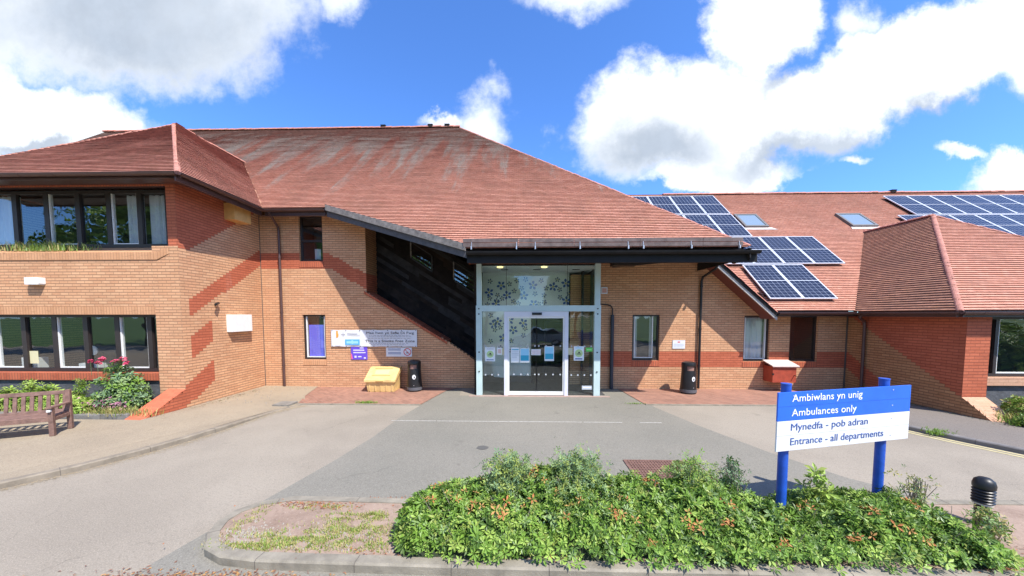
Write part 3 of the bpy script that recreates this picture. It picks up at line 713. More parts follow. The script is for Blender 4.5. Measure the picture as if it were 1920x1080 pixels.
# snow guard boards over the canopy gutter
mb=MB(); x=-1.5
for xa,xb in ((-1.5,-.07),(-.06,1.35),(1.36,3.02),(3.03,4.6),(4.61,5.6)):
    for za in (4.245,4.355):
        mb.box(xa,xb,YE-.10+random.uniform(-.004,.004),YE-.07,za,za+.095)
build('snow_guard',mb,TIMB,B)
sg=bpy.data.objects['snow_guard']
mb=MB()
for x in (-1.28,-.12,.36,1.5,2.72,3.1,4.3,5.5):
    mb.box(x-.014,x+.014,YE-.16,YE-.1,4.17,4.25); mb.box(x-.006,x+.006,YE-.112,YE-.1,4.25,4.36)
build('bracket',mb,STEEL,B)
mb=MB(); mb.box(-1.45,5.75,YE-.065,YE-.02,4.225,4.245); build('eaves_tile_edge',mb,RIDGE,B)
# strut under canopy
mb=MB(); mb.prism([(2.95,11.3,4.02),(5.5,11.3,4.24),(5.5,11.3,4.5),(2.95,11.3,4.5)],(0,.12,0)); mb.box(2.85,3.6,10.9,11.3,4.03,4.4); build('canopy_beam',mb,DKBROWN,B)
# downpipes
mb=MB(); mb.path([(6.05,10.95,4.02),(6.02,11.0,3.92),(5.9,11.5,3.72),(5.9,11.58,3.6),(5.9,11.58,.05)],.038); 
for z in (3.4,2.0,.8): mb.tube((5.9,11.58,z),(5.9,11.58,z+.05),.048)
build('downpipe',mb,BLACKM,B)
mb=MB(); mb.path([(-7.98,10.98,5.82),(-7.98,10.98,5.72),(-8.12,11.55,5.42),(-8.12,11.58,5.3),(-8.12,11.58,.05)],.04)
for z in (4.4,2.55,.75): mb.tube((-8.12,11.58,z),(-8.12,11.58,z+.05),.05)
build('downpipe',mb,GUTB,B)
mb=MB(); mb.path([(10.36,10.85,2.5),(10.38,10.9,2.4),(10.60,11.0,2.28),(10.62,11.0,2.15),(10.62,11.0,.05)],.042)
build('downpipe',mb,GUTB,B)
# right wing side wall and pier
def redR(u,z):
    Y=11.65-u
    if z>.49+.65*(Y-8.6) : return True
    return .76-.667*(11.6-Y)<z<1.27-.667*(11.6-Y)
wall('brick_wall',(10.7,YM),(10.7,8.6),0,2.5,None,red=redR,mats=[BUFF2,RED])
wall('brick_wall',(10.7,8.6),(11.27,8.6),0,2.5,None,red=lambda u,z:z>.48)
mb=MB(); mb.face([(11.27,8.6,0),(11.27,8.9,0),(11.27,8.9,2.5),(11.27,8.6,2.5)]); build('brick_wall',mb,RED,B)
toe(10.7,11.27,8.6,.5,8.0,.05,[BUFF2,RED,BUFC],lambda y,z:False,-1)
mb=MB(); mb.box(11.27,17.5,8.72,8.95,.76,.96); mb.uv=[(u,(v-.76) if v>.5 and v<1 else v*.01) for u,v in mb.uv]; build('window_sill',mb,BUFC,B)
mb=MB(); mb.box(11.27,17.5,8.80,8.95,-.05,.76); build('plinth',mb,PLINTH,B)
window(11.27,17.5,.97,2.44,8.86,mull=[11.75,13.0,14.3,15.6],label='wide dark-framed window of the right wing reflecting greenery',depth=2,liners=[(11.8,12.95)],mt=.08)
mb=MB(); mb.face([(17.5,8.6,0),(17.5,16,0),(17.5,16,2.5),(17.5,8.6,2.5)]); build('brick_wall',mb,BUFF,B)
# movement joints
for q in ((-8.86,-8.82,11.63,11.66,0,5.8),(10.66,10.69,11.62,11.66,0,2.44)):
    mb=MB(); mb.box(*q); build('movement_joint',mb,JOINT,B)
# ------------------------------------------------------------------ glazed porch
YP=10.6
po=MB(); e=.055
XL,XRt=-1.38,2.42
mb=MB()
for xa,xb in ((-1.36,-1.21),(2.24,2.40)):
    mb.box(xa,xb,YP,YP+.16,2.78,4.04); 
for xa,xb in ((-1.38,-1.20),(2.23,2.42)):
    mb.box(xa,xb,YP-.01,YP+.16,0,2.60)
mb.box(-1.38,2.42,YP-.012,YP+.16,2.60,2.78)
for xa in (-1.36,2.36): # side frames
    mb.box(xa,xa+.04,YP+.16,YM,2.62,2.74); mb.box(xa,xa+.04,YP+.16,YM,0,.06)
porch=build('porch_frame',mb,MINT,B); porch['label']='pale mint metal frame of the glazed entrance porch'
mb=MB()
for xa in (-.52,-.07+.0): pass
mb.box(-.47,-.38,YP+.0,YP+.1,2.78,4.04) if 0 else None
mb.box(-.455,-.445,YP+.005,YP+.03,2.78,4.04); mb.box(1.395,1.405,YP+.005,YP+.03,2.78,4.04)
for x in (-1.29,2.32):
    for z in (.75,1.35,2.52,2.68): mb.tube((x,YP-.03,z),(x,YP-.01,z),.022,n=10)
build('black_joint',mb,BLACKM,porch)
g=MB(); g.box(-1.21,2.24,YP+.06,YP+.065,2.78,4.04); build('glass_pane',g,GLASSP,porch)
for xa,xb in ((-1.20,-.50),(1.44,2.23)):
    g=MB(); g.box(xa,xb,YP+.05,YP+.055,.03,2.60); build('glass_pane',g,GLASSP,porch)
for x in (-1.34,2.38):
    g=MB(); g.face([(x,YP+.16,.05),(x,YM,.05),(x,YM,4.0),(x,YP+.16,4.0)]); build('glass_pane',g,GLASSP,porch)
mb=MB(); mb.box(-1.6,2.62,YP-.25,YP+.14,4.05,4.22); mb.prism([(2.55,YP-.25,4.05),(2.95,YP-.9,4.2),(2.95,YP-.9,4.3),(2.55,YP-.25,4.22)],(0,.1,0)); build('porch_head_board',mb,WOODR,B)
# doors
mb=MB()
mb.box(-.52,-.41,YP-.03,YP+.1,0,2.59);mb.box(1.33,1.44,YP-.03,YP+.1,0,2.59);mb.box(-.41,1.33,YP-.03,YP+.1,2.44,2.59)
df=build('door_frame',mb,LAV,B)
mb=MB(); mb.box(.33,.63,YP-.075,YP-.03,2.49,2.565); build('door_sensor',mb,BLACKM,df)
for i,(xa,xb) in enumerate(((-.41,.462),(.466,1.33))):
    d=MB(); d.box(xa,xb,YP+.0,YP+.045,.02,.13); d.box(xa,xb,YP,YP+.045,2.39,2.44)
    if i==0: d.box(xa,xa+.05,YP,YP+.045,.13,2.39)
    else: d.box(xb-.05,xb,YP,YP+.045,.13,2.39)
    do=build('sliding_door',d,WHITE,B)
    g=MB(); g.box(xa+.02,xb-.003,YP+.02,YP+.026,.13,2.40); build('glass_pane',g,GLASSP,do)
    g=MB(); g.box(.459 if i==0 else .466,.462 if i==0 else .469,YP+.005,YP+.04,.13,2.39); build('door_edge',g,DKBROWN,do)
    d=MB()
    for z in (1.54,.66):
        for k in range(4):
            x=xa+.19+k*.215 if i==0 else xa+.08+k*.22; d.tube((x,YP+.012,z),(x,YP+.018,z),.026,n=10)
    build('marking_dots',d,DOTS,do)
for x0,n in ((-1.1,3),(1.55,4)):
    d=MB()
    for z in (1.53,.64):
        for k in range(n): d.tube((x0+k*.2,YP+.04,z),(x0+k*.2,YP+.046,z),.026,n=10)
    build('marking_dots',d,DOTS,porch)
# lobby interior
mb=MB(); Zc=4.0
mb.face([(-1.38,YP+.17,Zc),(2.42,YP+.17,Zc),(2.42,14,Zc),(-1.38,14,Zc)]); build('lobby_ceiling',mb,LOBBYW,B)
lob=bpy.data.objects['lobby_ceiling']
for x,y in ((-.66,10.95),(.72,10.95)):
    d=MB(); d.lathe([(.09,Zc-.035),(.10,Zc-.015),(.10,Zc-.004)],(x,y,0),n=20); dl=build('downlight',d,LAMP,lob)
    pl=bpy.data.lights.new('lobby_downlight','SPOT'); pl.energy=25; pl.spot_size=R(150); pl.spot_blend=.8; pl.shadow_soft_size=.08; pl.color=(1,.93,.82); plo=bpy.data.objects.new('lobby_downlight',pl); C.objects.link(plo); plo.location=(x,y,Zc-.06)
for x in (-.55,.52,1.82):
    d=MB(); d.box(x-.12,x+.12,11.6,11.72,Zc-.012,Zc-.004) ; build('ceiling_vent',d,BLACK,lob)
mb=MB()
mb.box(-1.40,1.72,12.55,12.6,2.55,4.0); mb.box(-1.40,.36,12.55,12.6,.28,2.55)
fw=build('flower_wall',mb,LOBBYW,B)
mb=MB(); mb.box(-1.40,.36,12.56,12.62,0,.28);mb.box(.36,3.2,14.5,14.55,0,4); mb.box(.30,.36,12.6,14.5,0,4); mb.box(2.6,2.65,12.6,14.5,0,4); mb.box(-1.4,-1.38,11.7,12.6,0,4); build('inner_wall',mb,ROOM,B)
mb=MB(); mb.box(.36,2.3,12.56,12.6,2.40,2.55);mb.box(1.9,2.0,12.5,12.6,0,2.5);mb.box(.36,.42,12.5,12.6,0,2.5);mb.box(.9,.96,13.4,13.45,0,2.3);mb.box(1.6,1.66,13.4,13.45,0,2.3);mb.box(.9,1.66,13.4,13.45,2.2,2.3); mb.box(.5,1.9,14.4,14.45,.5,.56); build('inner_door_frame',mb,DKBROWN,B)
wall('brick_wall',(1.73,12.3),(2.42,12.3),0,3.9,None,mats=[BUFF,RED])
mb=MB(); mb.box(2.10,2.16,12.1,12.28,0,4.0); build('inner_post',mb,DKBROWN,B)
mb=MB(); mb.box(-1.38,2.6,YP+.1,14.5,-.02,.02); build('lobby_floor',mb,simple('dark_entrance_mat',(.06,.06,.06),.9,var=.3),B)
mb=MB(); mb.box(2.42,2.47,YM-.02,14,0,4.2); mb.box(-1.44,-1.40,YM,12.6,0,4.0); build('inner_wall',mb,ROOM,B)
# radiator/leaflet rack white panel
mb=MB(); mb.prism([(-.95,11.9,.35),(-.45,11.9,.3),(-.35,11.9,1.15),(-1.05,11.9,1.2)],(0,.02,0)); build('leaflet_rack',mb,LOBBYW,B)
fl=MB()
def flower(x,z,r,dark):
    a0=random.uniform(0,1)
    for k in range(5):
        t=a0+k*2*math.pi/5; c,s=math.cos(t),math.sin(t)
        P=lambda a,b:(x+c*a-s*b,12.548,z+s*a+c*b)
        fl.face([P(.18*r,0),P(.55*r,.27*r),P(.85*r,.2*r),P(r,0),P(.85*r,-.2*r),P(.55*r,-.27*r)],1 if dark else 0)
    n=10; fl.face([(x+.2*r*math.cos(2*math.pi*i/n),12.545,z+.2*r*math.sin(2*math.pi*i/n)) for i in range(n)],2)
big=[(-.72,3.55),(-1.15,3.3),(-.5,3.2),(.1,3.18),(.42,3.55),(1.15,3.5),(1.6,3.62),(1.62,3.0),(-.9,2.9),(.45,2.88),(-.85,2.25),(-.42,2.3),(.08,2.2),(-.65,1.65),(-.28,1.95),(-1.0,2.15)]
small=[(-1.12,3.7),(-.85,3.2),(-.42,3.6),(-.15,3.72),(.16,3.76),(.02,3.45),(-.25,3.35),(-.28,2.98),(.72,3.72),(.5,3.25),(.82,3.2),(.9,3.45),(1.3,3.75),(1.38,3.4),(1.4,3.12),(1.72,3.25),(-.88,3.0),(.08,1.75),(-.35,1.55),(-.75,1.3),(-.45,1.2),(-.95,1.95),(.15,2.0),(-.1,2.9)]
rf=random.Random(31)
for k in range(26):
    x=rf.uniform(-1.25,1.6); z=rf.uniform(2.75,3.75)
    if all((x-a)**2+(z-b)**2>.035 for a,b in big+small): small.append((x,z))
for k in range(16):
    x=rf.uniform(-1.25,.25); z=rf.uniform(.9,2.5)
    if all((x-a)**2+(z-b)**2>.035 for a,b in big+small): small.append((x,z))
for x,z in big: flower(x,z,.17,False)
for x,z in small: flower(x,z,.10,True)
build('painted_flowers',fl,[FLOWB,FLOWK,YELC],fw)
# posters on the glass (things of their own)
def poster(name,x0,x1,z0,z1,Y,label,cat='poster',group=None,mat=PAPER,prints=(),t=.004):
    o=thing(name,label,cat,((x0+x1)/2,Y,z0),group)
    m=MB(); m.box(x0,x1,Y-t,Y,z0,z1); build('sheet',m,mat,o)
    for k,(a,b,c,d,mt) in enumerate(prints):
        m=MB(); m.box(x0+(x1-x0)*a,x0+(x1-x0)*b,Y-t-.002-.0006*k,Y-t-.0002,z0+(z1-z0)*c,z0+(z1-z0)*d); build('print',m,mt,o)
    return o
gp='paper notices taped to the entrance glass'
def smile(o,x,z,r,Y):
    m=MB(); n=20; m.face([(x+r*math.cos(2*math.pi*i/n),Y,z+r*math.sin(2*math.pi*i/n)) for i in range(n)]); build('print',m,LIMEP,o)
    m=MB(); m.box(x-r*.55,x+r*.55,Y-.003,Y-.001,z-r*.3,z-r*.12);m.box(x-.02,x+.03,Y-.003,Y-.001,z,z+r*.35); build('print',m,TEXTK,o)
Yg=YP+.046
o=poster('poster',-1.11,-.80,1.06,1.49,Yg,'white poster with pale green disc on the left side pane of the entrance',group=gp,prints=[(.15,.85,.86,.92,TEXTG),(.15,.85,.08,.13,TEXTN)]); smile(o,-.955,1.28,.11,Yg-.008)
o=poster('poster',1.62,1.93,1.09,1.53,Yg,'white poster with pale green disc on the right side pane of the entrance',group=gp,prints=[(.15,.85,.86,.92,SKYP),(.15,.85,.08,.16,TEXTN)]); smile(o,1.775,1.32,.12,Yg-.008)
poster('poster',-.74,-.47,1.26,1.48,Yg,'small two part notice in pink and cream on the left side pane',group=gp,prints=[(.1,.45,.2,.8,simple('pink_tint',(.7,.5,.45))),(.55,1,0,1,CREAMP)])
Yd=YP+.018
poster('poster',-.31,-.05,1.03,1.49,Yd,'pale blue printed notice at the left edge of the sliding door',group=gp,prints=[(.08,.92,.84,.9,TEALP),(.1,.9,.74,.78,GREYP),(.1,.9,.6,.65,GREYP),(.1,.9,.48,.52,GREYP),(.1,.7,.34,.38,GREYP)])
poster('poster',-.03,.26,1.03,1.47,Yd,'light blue and teal poster on the left door leaf',group=gp,prints=[(.06,.94,.5,.97,SKYP),(.06,.94,.12,.5,TEALP)])
poster('poster',.31,.60,1.26,1.44,Yd-.02,'small pink tinted double notice across the meeting of the doors',group=gp,prints=[(.05,.48,.1,.9,simple('pale_pink',(.74,.62,.63))),(.52,.95,.1,.9,simple('pale_pink_b',(.74,.62,.63)))])
poster('poster',.72,1.01,1.08,1.53,Yd,'light blue and teal poster on the right door leaf',group=gp,prints=[(.06,.94,.5,.95,SKYP),(.06,.94,.12,.5,TEALP)])
poster('poster',1.45,1.58,1.27,1.48,Yg,'small cream notice beside the right door frame',group=gp,mat=CREAMP,prints=[(.2,.8,.7,.78,GREYP)])
poster('sticker',1.99,2.19,1.37,1.49,Yg,'bright green sticker on the right side pane of the entrance',cat='sticker',mat=GREENP,prints=[(.15,.85,.4,.6,LIMEP)])
poster('sticker',1.88,2.19,.19,.31,Yg,'grey sticker low on the right side pane of the entrance',cat='sticker',mat=GREYP,prints=[(.1,.9,.4,.7,PAPER)])
# ------------------------------------------------------------------ signs on the wall
YS_=11.645
o=thing('banner','long white smoke free zone banner fixed to the brick wall left of the entrance','banner',(-5,11.62,1.4))
m=MB(); n=40
for i in range(n):
    xa=-6.46+2.94*i/n; xb=-6.46+2.94*(i+1)/n; f=lambda x:11.61+.008*math.sin(x*5.3)
    ed=lambda x:.012*abs(math.sin((x+6.46)*math.pi/.49))
    m.face([(xa,f(xa),1.41+ed(xa)),(xb,f(xb),1.41+ed(xb)),(xb,f(xb),1.99-ed(xb)),(xa,f(xa),1.99-ed(xa))],0,smooth=True)
bs=build('sheet',m,SIGNW,o)
for i in range(7):
    for z in (1.43,1.97): m=MB(); m.tube((-6.42+i*.476,11.59,z),(-6.42+i*.476,11.615,z),.012,n=8); build('eyelet',m,TEXTK,o)
lettering('Mae hwn yn Safle Di Fwg',1.62,(-5.24,11.597,1.845),FRONT,TEXTK,o,height=.085)
lettering('This is a Smoke Free Zone',1.68,(-5.28,11.597,1.57),FRONT,TEXTK,o,height=.085)
m=MB()
for z,a,b in ((1.79,-5.15,-3.75),(1.745,-5.15,-3.72),(1.69,-5.2,-3.72),(1.52,-5.15,-3.8),(1.475,-5.1,-3.9)):
    x=a
    while x<b:
        w_=random.uniform(.04,.11); m.box(x,min(b,x+w_),11.598,11.6,z,z+.02); x+=w_+.025
build('small_print',m,TEXTG,o)
m=MB(); m.box(-5.98,-5.48,11.595,11.6,1.475,1.66); build('logo_panel',m,simple('logo_blue',(.10,.40,.72)),o)
m=MB(); m.box(-5.93,-5.76,11.592,11.594,1.52,1.60);m.box(-5.70,-5.53,11.592,11.594,1.52,1.60); m.box(-5.76,-5.70,11.592,11.594,1.5,1.63); build('logo_mark',m,SKYP,o)
m=MB(); m.box(-6.28,-6.22,11.596,11.6,1.72,1.95); m.box(-6.25,-6.20,11.594,11.596,1.76,1.86); build('logo_mark',m,ORNG,o)
m=MB(); m.box(-6.05,-6.03,11.596,11.6,1.76,1.90); m.box(-6.11,-5.97,11.594,11.596,1.82,1.84); build('logo_mark',m,TEXTG,o)
m=MB(); m.box(-5.9,-5.55,11.596,11.6,1.86,1.875); m.box(-5.9,-5.45,11.596,11.6,1.81,1.82); m.box(-6.32,-6.14,11.596,11.6,1.435,1.45); build('small_print',m,TEXTG,o)
o=thing('notice_board','purple notice below the white banner with pink corner','sign',(-5.52,YS_,.98))
m=MB(); m.box(-5.80,-5.24,YS_-.02,YS_,.97,1.40); build('panel',m,PURP,o)
m=MB(); m.box(-5.72,-5.34,YS_-.023,YS_-.0205,1.27,1.31); m.box(-5.72,-5.30,YS_-.023,YS_-.0205,1.19,1.225); m.box(-5.5,-5.36,YS_-.023,YS_-.0205,1.35,1.385); m.box(-5.68,-5.61,YS_-.023,YS_-.0205,1.03,1.10); m.box(-5.36,-5.29,YS_-.023,YS_-.0205,1.0,1.05); m.box(-5.56,-5.44,YS_-.023,YS_-.0205,1.05,1.09); build('print',m,simple('pale_lilac_print',(.62,.6,.8)),o)
m=MB(); m.prism([(-5.798,YS_-.024,.99),(-5.74,YS_-.024,.99),(-5.77,YS_-.024,1.15),(-5.798,YS_-.024,1.18)],(0,.003,0)); build('print',m,PINKP,o)
o=thing('no_smoking_sign','white no smoking sign with red ring below the banner','sign',(-4.15,YS_,1.07))
m=MB(); m.box(-4.59,-3.71,YS_-.02,YS_,1.075,1.385); build('panel',m,SIGNW,o)
m=MB(); cx,cz=-3.86,1.235; n=28
for i in range(n):
    a=2*math.pi*i/n;b=2*math.pi*(i+1)/n; m.face([(cx+.13*math.cos(a),YS_-.024,cz+.13*math.sin(a)),(cx+.13*math.cos(b),YS_-.024,cz+.13*math.sin(b)),(cx+.105*math.cos(b),YS_-.024,cz+.105*math.sin(b)),(cx+.105*math.cos(a),YS_-.024,cz+.105*math.sin(a))])
m.face([(cx-.085,YS_-.0245,cz+.07),(cx-.07,YS_-.0245,cz+.085),(cx+.085,YS_-.0245,cz-.07),(cx+.07,YS_-.0245,cz-.085)]); build('prohibition_ring',m,REDP,o)
m=MB(); m.box(cx-.05,cx+.05,YS_-.0225,YS_-.021,cz-.045,cz-.02); build('cigarette_mark',m,TEXTK,o)
m=MB()
for z in (1.33,1.29,1.2,1.16): m.box(-4.52,-4.08,YS_-.0225,YS_-.021,z,z+.018)
build('small_print',m,TEXTN,o)
def wallnote(x0,x1,z0,z1,label,prm):
    o=thing('wall_notice',label,'sign',((x0+x1)/2,YS_,z0)); m=MB(); m.box(x0,x1,YS_-.015,YS_,z0,z1); build('panel',m,SIGNW,o)
    for a,b,c,d,mt in prm:
        m=MB(); m.box(x0+(x1-x0)*a,x0+(x1-x0)*b,YS_-.0175,YS_-.0155,z0+(z1-z0)*c,z0+(z1-z0)*d); build('print',m,mt,o)
wallnote(5.04,5.45,1.37,1.65,'small white notice on the sunlit wall between window and black downpipe',[(.1,.9,.5,.56,GREYP),(.1,.9,.35,.4,GREYP),(.1,.8,.2,.25,GREYP),(.4,.6,.72,.85,REDP)])
wallnote(2.66,2.86,3.19,3.41,'small square white and pink plate high beside the porch',[(.12,.88,.15,.85,simple('faded_pink',(.62,.33,.27)))])
# cable conduit beside the porch
o=thing('conduit','dark cable conduit rising beside the right edge of the porch','conduit',(3.0,11.58,0))
m=MB(); m.path([(3.02,11.57,.02),(3.02,11.57,2.5)],.06); build('sleeve',m,simple('dark_blue_grey',(.03,.035,.05),.5),o)
m=MB(); m.path([(3.02,11.57,2.5),(3.02,11.57,2.7),(2.96,11.58,2.8),(2.82,11.6,2.83),(2.55,11.6,2.86)],.02); build('cable',m,BLACKM,o)
# boxes on the side wall
def wbox(name,label,cat,x0,x1,y0,y1,z0,z1,mat,extra=None):
    o=thing(name,label,cat,((x0+x1)/2,(y0+y1)/2,z0)); m=MB(); m.box(x0,x1,y0,y1,z0,z1); build('casing',m,mat,o,bevel=.006)
    return o
o=wbox('vent_box','pale timber box under the eaves of the left wing side wall','box',-8.80,-8.47,10.22,10.85,5.32,5.80,YWOOD)
o=wbox('wall_cabinet','white cabinet on the sunlit side wall of the left wing','box',-8.81,-8.62,10.12,10.9,1.98,2.50,WHITE)
o=wbox('wall_light','small white light on the front wall between the two window strips','lamp',-12.68,-12.30,8.58,8.72,3.29,3.45,WHITE)
m=MB(); m.box(-12.66,-12.32,8.57,8.72,3.27,3.288); build('lens',m,PAPER,o)
o=thing('security_camera','small black camera projecting from the side wall of the left wing','camera',(-8.79,9.75,2.8))
m=MB(); m.tube((-8.79,9.75,2.75),(-8.7,9.72,2.80),.02); m.box(-8.80,-8.78,9.71,9.79,2.70,2.82); build('bracket',m,BLACKM,o)
m=MB(); m.tube((-8.72,9.80,2.83),(-8.62,9.60,2.79),.035); build('housing',m,BLACKM,o)
# fire hydrant style red box
o=thing('red_wall_box','faded red box with pale sloping lid on the wall below two windows','box',(8.42,11.4,.3))
m=MB(); m.box(8.04,8.78,11.2,11.64,.33,.84); build('casing',m,REDBOX,o,bevel=.005)
m=MB(); m.prism([(8.0,11.14,.84),(8.0,11.64,.98),(8.0,11.64,1.01),(8.0,11.14,.87)],(.83,0,0)); build('lid',m,REDBT,o)
m=MB(); m.tube((8.05,11.19,.60),(8.05,11.205,.60),.03,n=10); build('lock',m,BLACKM,o)
m=MB(); m.box(8.7,8.72,11.1,11.64,.55,.57); build('hook',m,BLACKM,o)
# grit bin
o=thing('grit_bin','yellow grit bin with sloping lid standing against the wall beside a litter bin','grit bin',(-4.5,11.2,0.02))
m=MB()
def taper(m,x0,x1,y0,y1,z0,z1,ins,mi=0,zt_front=None):
    zf=z1 if zt_front is None else zt_front
    b=[(x0+ins,y0+ins,z0),(x1-ins,y0+ins,z0),(x1-ins,y1,z0),(x0+ins,y1,z0)]; t=[(x0,y0,zf),(x1,y0,zf),(x1,y1,z1),(x0,y1,z1)]
    for i in range(4): j=(i+1)%4; m.face([b[i],b[j],t[j],t[i]],mi)
    m.face(b[::-1],mi); m.face(t,mi)
taper(m,-4.97,-4.03,10.85,11.45,.02,.66,.05,zt_front=.36)
for i in range(5):
    x=-4.86+i*.18; m.prism([(x,10.86,.34),(x+.03,10.86,.34),(x+.03,10.87,.06),(x,10.87,.06)],(0,-.012,0))
build('body',m,GRITY,o,bevel=.006)
m=MB()
A=[(-5.0,10.82,.36),(-4.0,10.82,.36),(-4.0,10.82,.42),(-5.0,10.82,.42)]
prof=[(10.80,.35),(10.80,.42),(10.86,.455),(11.3,.745),(11.42,.77),(11.48,.76),(11.48,.67),(10.84,.35)]
m.prism([(-5.0,y,z) for y,z in prof],(1.0,0,0)); build('lid',m,GRITY,o,bevel=.006)
m=MB(); lidp=lambda x,y:(x,y,.455+(y-10.86)*.66+.003)
for ya in (10.97,11.26): m.prism([lidp(-4.82,ya),lidp(-4.22,ya),lidp(-4.22,ya+.02),lidp(-4.82,ya+.02)],(0,-.003,.004))
build('lid_rib',m,simple('dull_ochre',(.45,.28,.08)),o)
m=MB(); m.prism([lidp(-4.75,11.03),lidp(-4.3,11.03),lidp(-4.3,11.2),lidp(-4.75,11.2)],(0,-.002,.003)); build('faded_label',m,simple('faded_label_grey',(.60,.46,.26)),o)
m=MB(); m.box(-4.62,-4.38,10.785,10.80,.37,.40); build('handle',m,simple('ochre_handle',(.5,.3,.1)),o)
# litter bins
def bin_(x,y,label):
    o=thing('litter_bin',label,'bin',(x,y,.03),'black litter bins by the wall')
    m=MB(); z=.03
    m.lathe([(.235,z),(.245,z+.06),(.245,z+.12),(.238,z+.14),(.238,z+.15),(.205,z+.72)],(x,y,0)); 
    body=build('body',m,BLACKM,o)
    m=MB(); m.lathe([(.25,z+.035),(.25,z+.12),(.242,z+.125)],(x,y,0)); build('base_band',m,simple('grey_band',(.10,.10,.11),.5),o)
    m=MB(); n=28
    # hood: posts around an opening and domed top
    m.lathe([(.21,z+.86),(.217,z+.9),(.20,z+.965),(.12,z+.99),(0.0,z+.995)],(x,y,0))
    for i in range(n):
        a=2*math.pi*i/n+.0; 
        if -2.35<math.atan2(math.sin(a),math.cos(a))<-.9: continue
        b=a+2*math.pi/n; P=lambda t,z_,r:(x+r*math.cos(t),y+r*math.sin(t),z_)
        m.face([P(a,z+.70,.207),P(b,z+.70,.207),P(b,z+.88,.212),P(a,z+.88,.212)],0,smooth=True)
    build('hood',m,BLACKM,o)
    m=MB(); m.lathe([(.17,z+.70),(.17,z+.88)],(x,y,0)); build('liner',m,simple('bin_liner',(.30,.16,.12)),o)
    m=MB(); n=20; a0=-1.35; cx,cy=x+.222*math.cos(a0),y+.222*math.sin(a0); ex=V((-math.sin(a0),math.cos(a0),0)); c=V((cx,cy,z+.47)); outv=V((math.cos(a0),math.sin(a0),.05))
    m.face([c+outv*.008+ex*(.055*math.cos(2*math.pi*i/n))+V((0,0,.075*math.sin(2*math.pi*i/n))) for i in range(n)]); build('emblem',m,PAPER,o)
    m=MB(); m.prism([c+outv*.010+ex*a+V((0,0,b)) for a,b in ((-.012,-.04),(.02,-.045),(.028,0),(.01,.035),(-.008,.0))],tuple(outv*.003)); build('emblem_mark',m,BLACKM,o)
    m=MB(); m.tube((x+.05,y-.245,z+.2),(x+.05,y-.25,z+.2),.012,n=8); build('lock',m,STEEL,o)
bin_(-3.48,11.15,'black domed litter bin standing next to the yellow grit bin')
bin_(5.30,11.02,'black domed litter bin in front of the black downpipe')
# ------------------------------------------------------------------ solar panels
def cellmat():
    m,nt,b=newmat('solar_cells'); tc=N(nt,'ShaderNodeTexCoord'); uv=tc.outputs['UV']
    br=N(nt,'ShaderNodeTexBrick'); br.offset=0; setin(br,Scale=1.0); br.inputs['Mortar Size'].default_value=.006
    br.inputs['Brick Width'].default_value=.167; br.inputs['Row Height'].default_value=.16
    br.inputs['Color1'].default_value=(.006,.009,.024,1); br.inputs['Color2'].default_value=(.009,.013,.033,1); br.inputs['Mortar'].default_value=(.26,.29,.36,1)
    L(nt,uv,br.inputs['Vector']); L(nt,br.outputs['Color'],b.inputs['Base Color']); b.inputs['Roughness'].default_value=.3; b.inputs['Specular IOR Level'].default_value=.3
    return m
CELL=cellmat(); ALU=simple('silver_aluminium',(.62,.64,.68),.4,metal=.2)
nrm=V((0,-m_,1)).normalized(); vs=V((0,1,m_)).normalized()
def make_panel():
    o=thing('solar_panel','x','solar panel',(0,0,0),'solar panels on the lower roof')
    w,l,h=1.04,1.95,.035; base=.10
    F=lambda u,v,n:V((u,0,0))+vs*v+nrm*n
    m=MB()
    def fb(u0,u1,v0,v1,n0,n1,mm):
        q=[F(u,v,n) for u in(u0,u1) for v in(v0,v1) for n in(n0,n1)]
        for idx in ((0,1,3,2),(4,6,7,5),(0,4,5,1),(2,3,7,6),(0,2,6,4),(1,5,7,3)): mm.face([q[i] for i in idx])
    t=.035
    fb(0,t,0,l,base,base+h,m);fb(w-t,w,0,l,base,base+h,m);fb(t,w-t,0,t,base,base+h,m);fb(t,w-t,l-t,l,base,base+h,m)
    build('frame',m,ALU,o,world=False)
    m=MB(); a=[F(t,t,base+h-.006),F(w-t,t,base+h-.006),F(w-t,l-t,base+h-.006),F(t,l-t,base+h-.006)]
    m.face(a,0,[(.003,.003),(1.0,.003),(1.0,1.917),(.003,1.917)]); build('cells',m,CELL,o,world=False)
    m=MB(); fb(t,w-t,l/2-.013,l/2+.013,base+h-.004,base+h-.001,m); build('mid_bar',m,ALU,o,world=False)
    m=MB(); fb(-.02,w+.02,.25,.29,.01,base,m); fb(-.02,w+.02,1.6,1.64,.01,base,m); fb(.05,w-.05,.02,l-.02,base-.005,base-.001,m); build('mounting_rail',m,BLACK,o,world=False)
    return o
pr=make_panel(); first=True
def place(X,Yb,label):
    global first
    loc=(X,Yb-.06,zs_(Yb)-.06*m_)
    if first: pr.location=loc; pr['label']=label; first=False
    else: copytree(pr,loc,label)
ordn=['first','second','third','fourth','fifth','sixth','seventh']
rows=[(7.90,2,11.40,'from left in the lowest pair above the gutter',1),(7.33,4,12.93,'from left in the row above the lowest pair',1),(5.02,4,14.45,'from left in the row below the left rooflight',1),(5.02,4,15.98,'from left in the top left row under ridge',1),(16.2,7,14.30,'from left in the lower row of the right array',1),(17.05,6,15.83,'from left in the upper row of the right array',1)]
for x0,n,Yb,desc,_ in rows:
    for i in range(n):
        if Yb<14 and x0<7.5 and i==0 and False: continue
        if abs(Yb-14.45)<.01 and i==0: continue
        place(x0+i*1.06,Yb,'%s solar panel %s'%(ordn[i],desc))
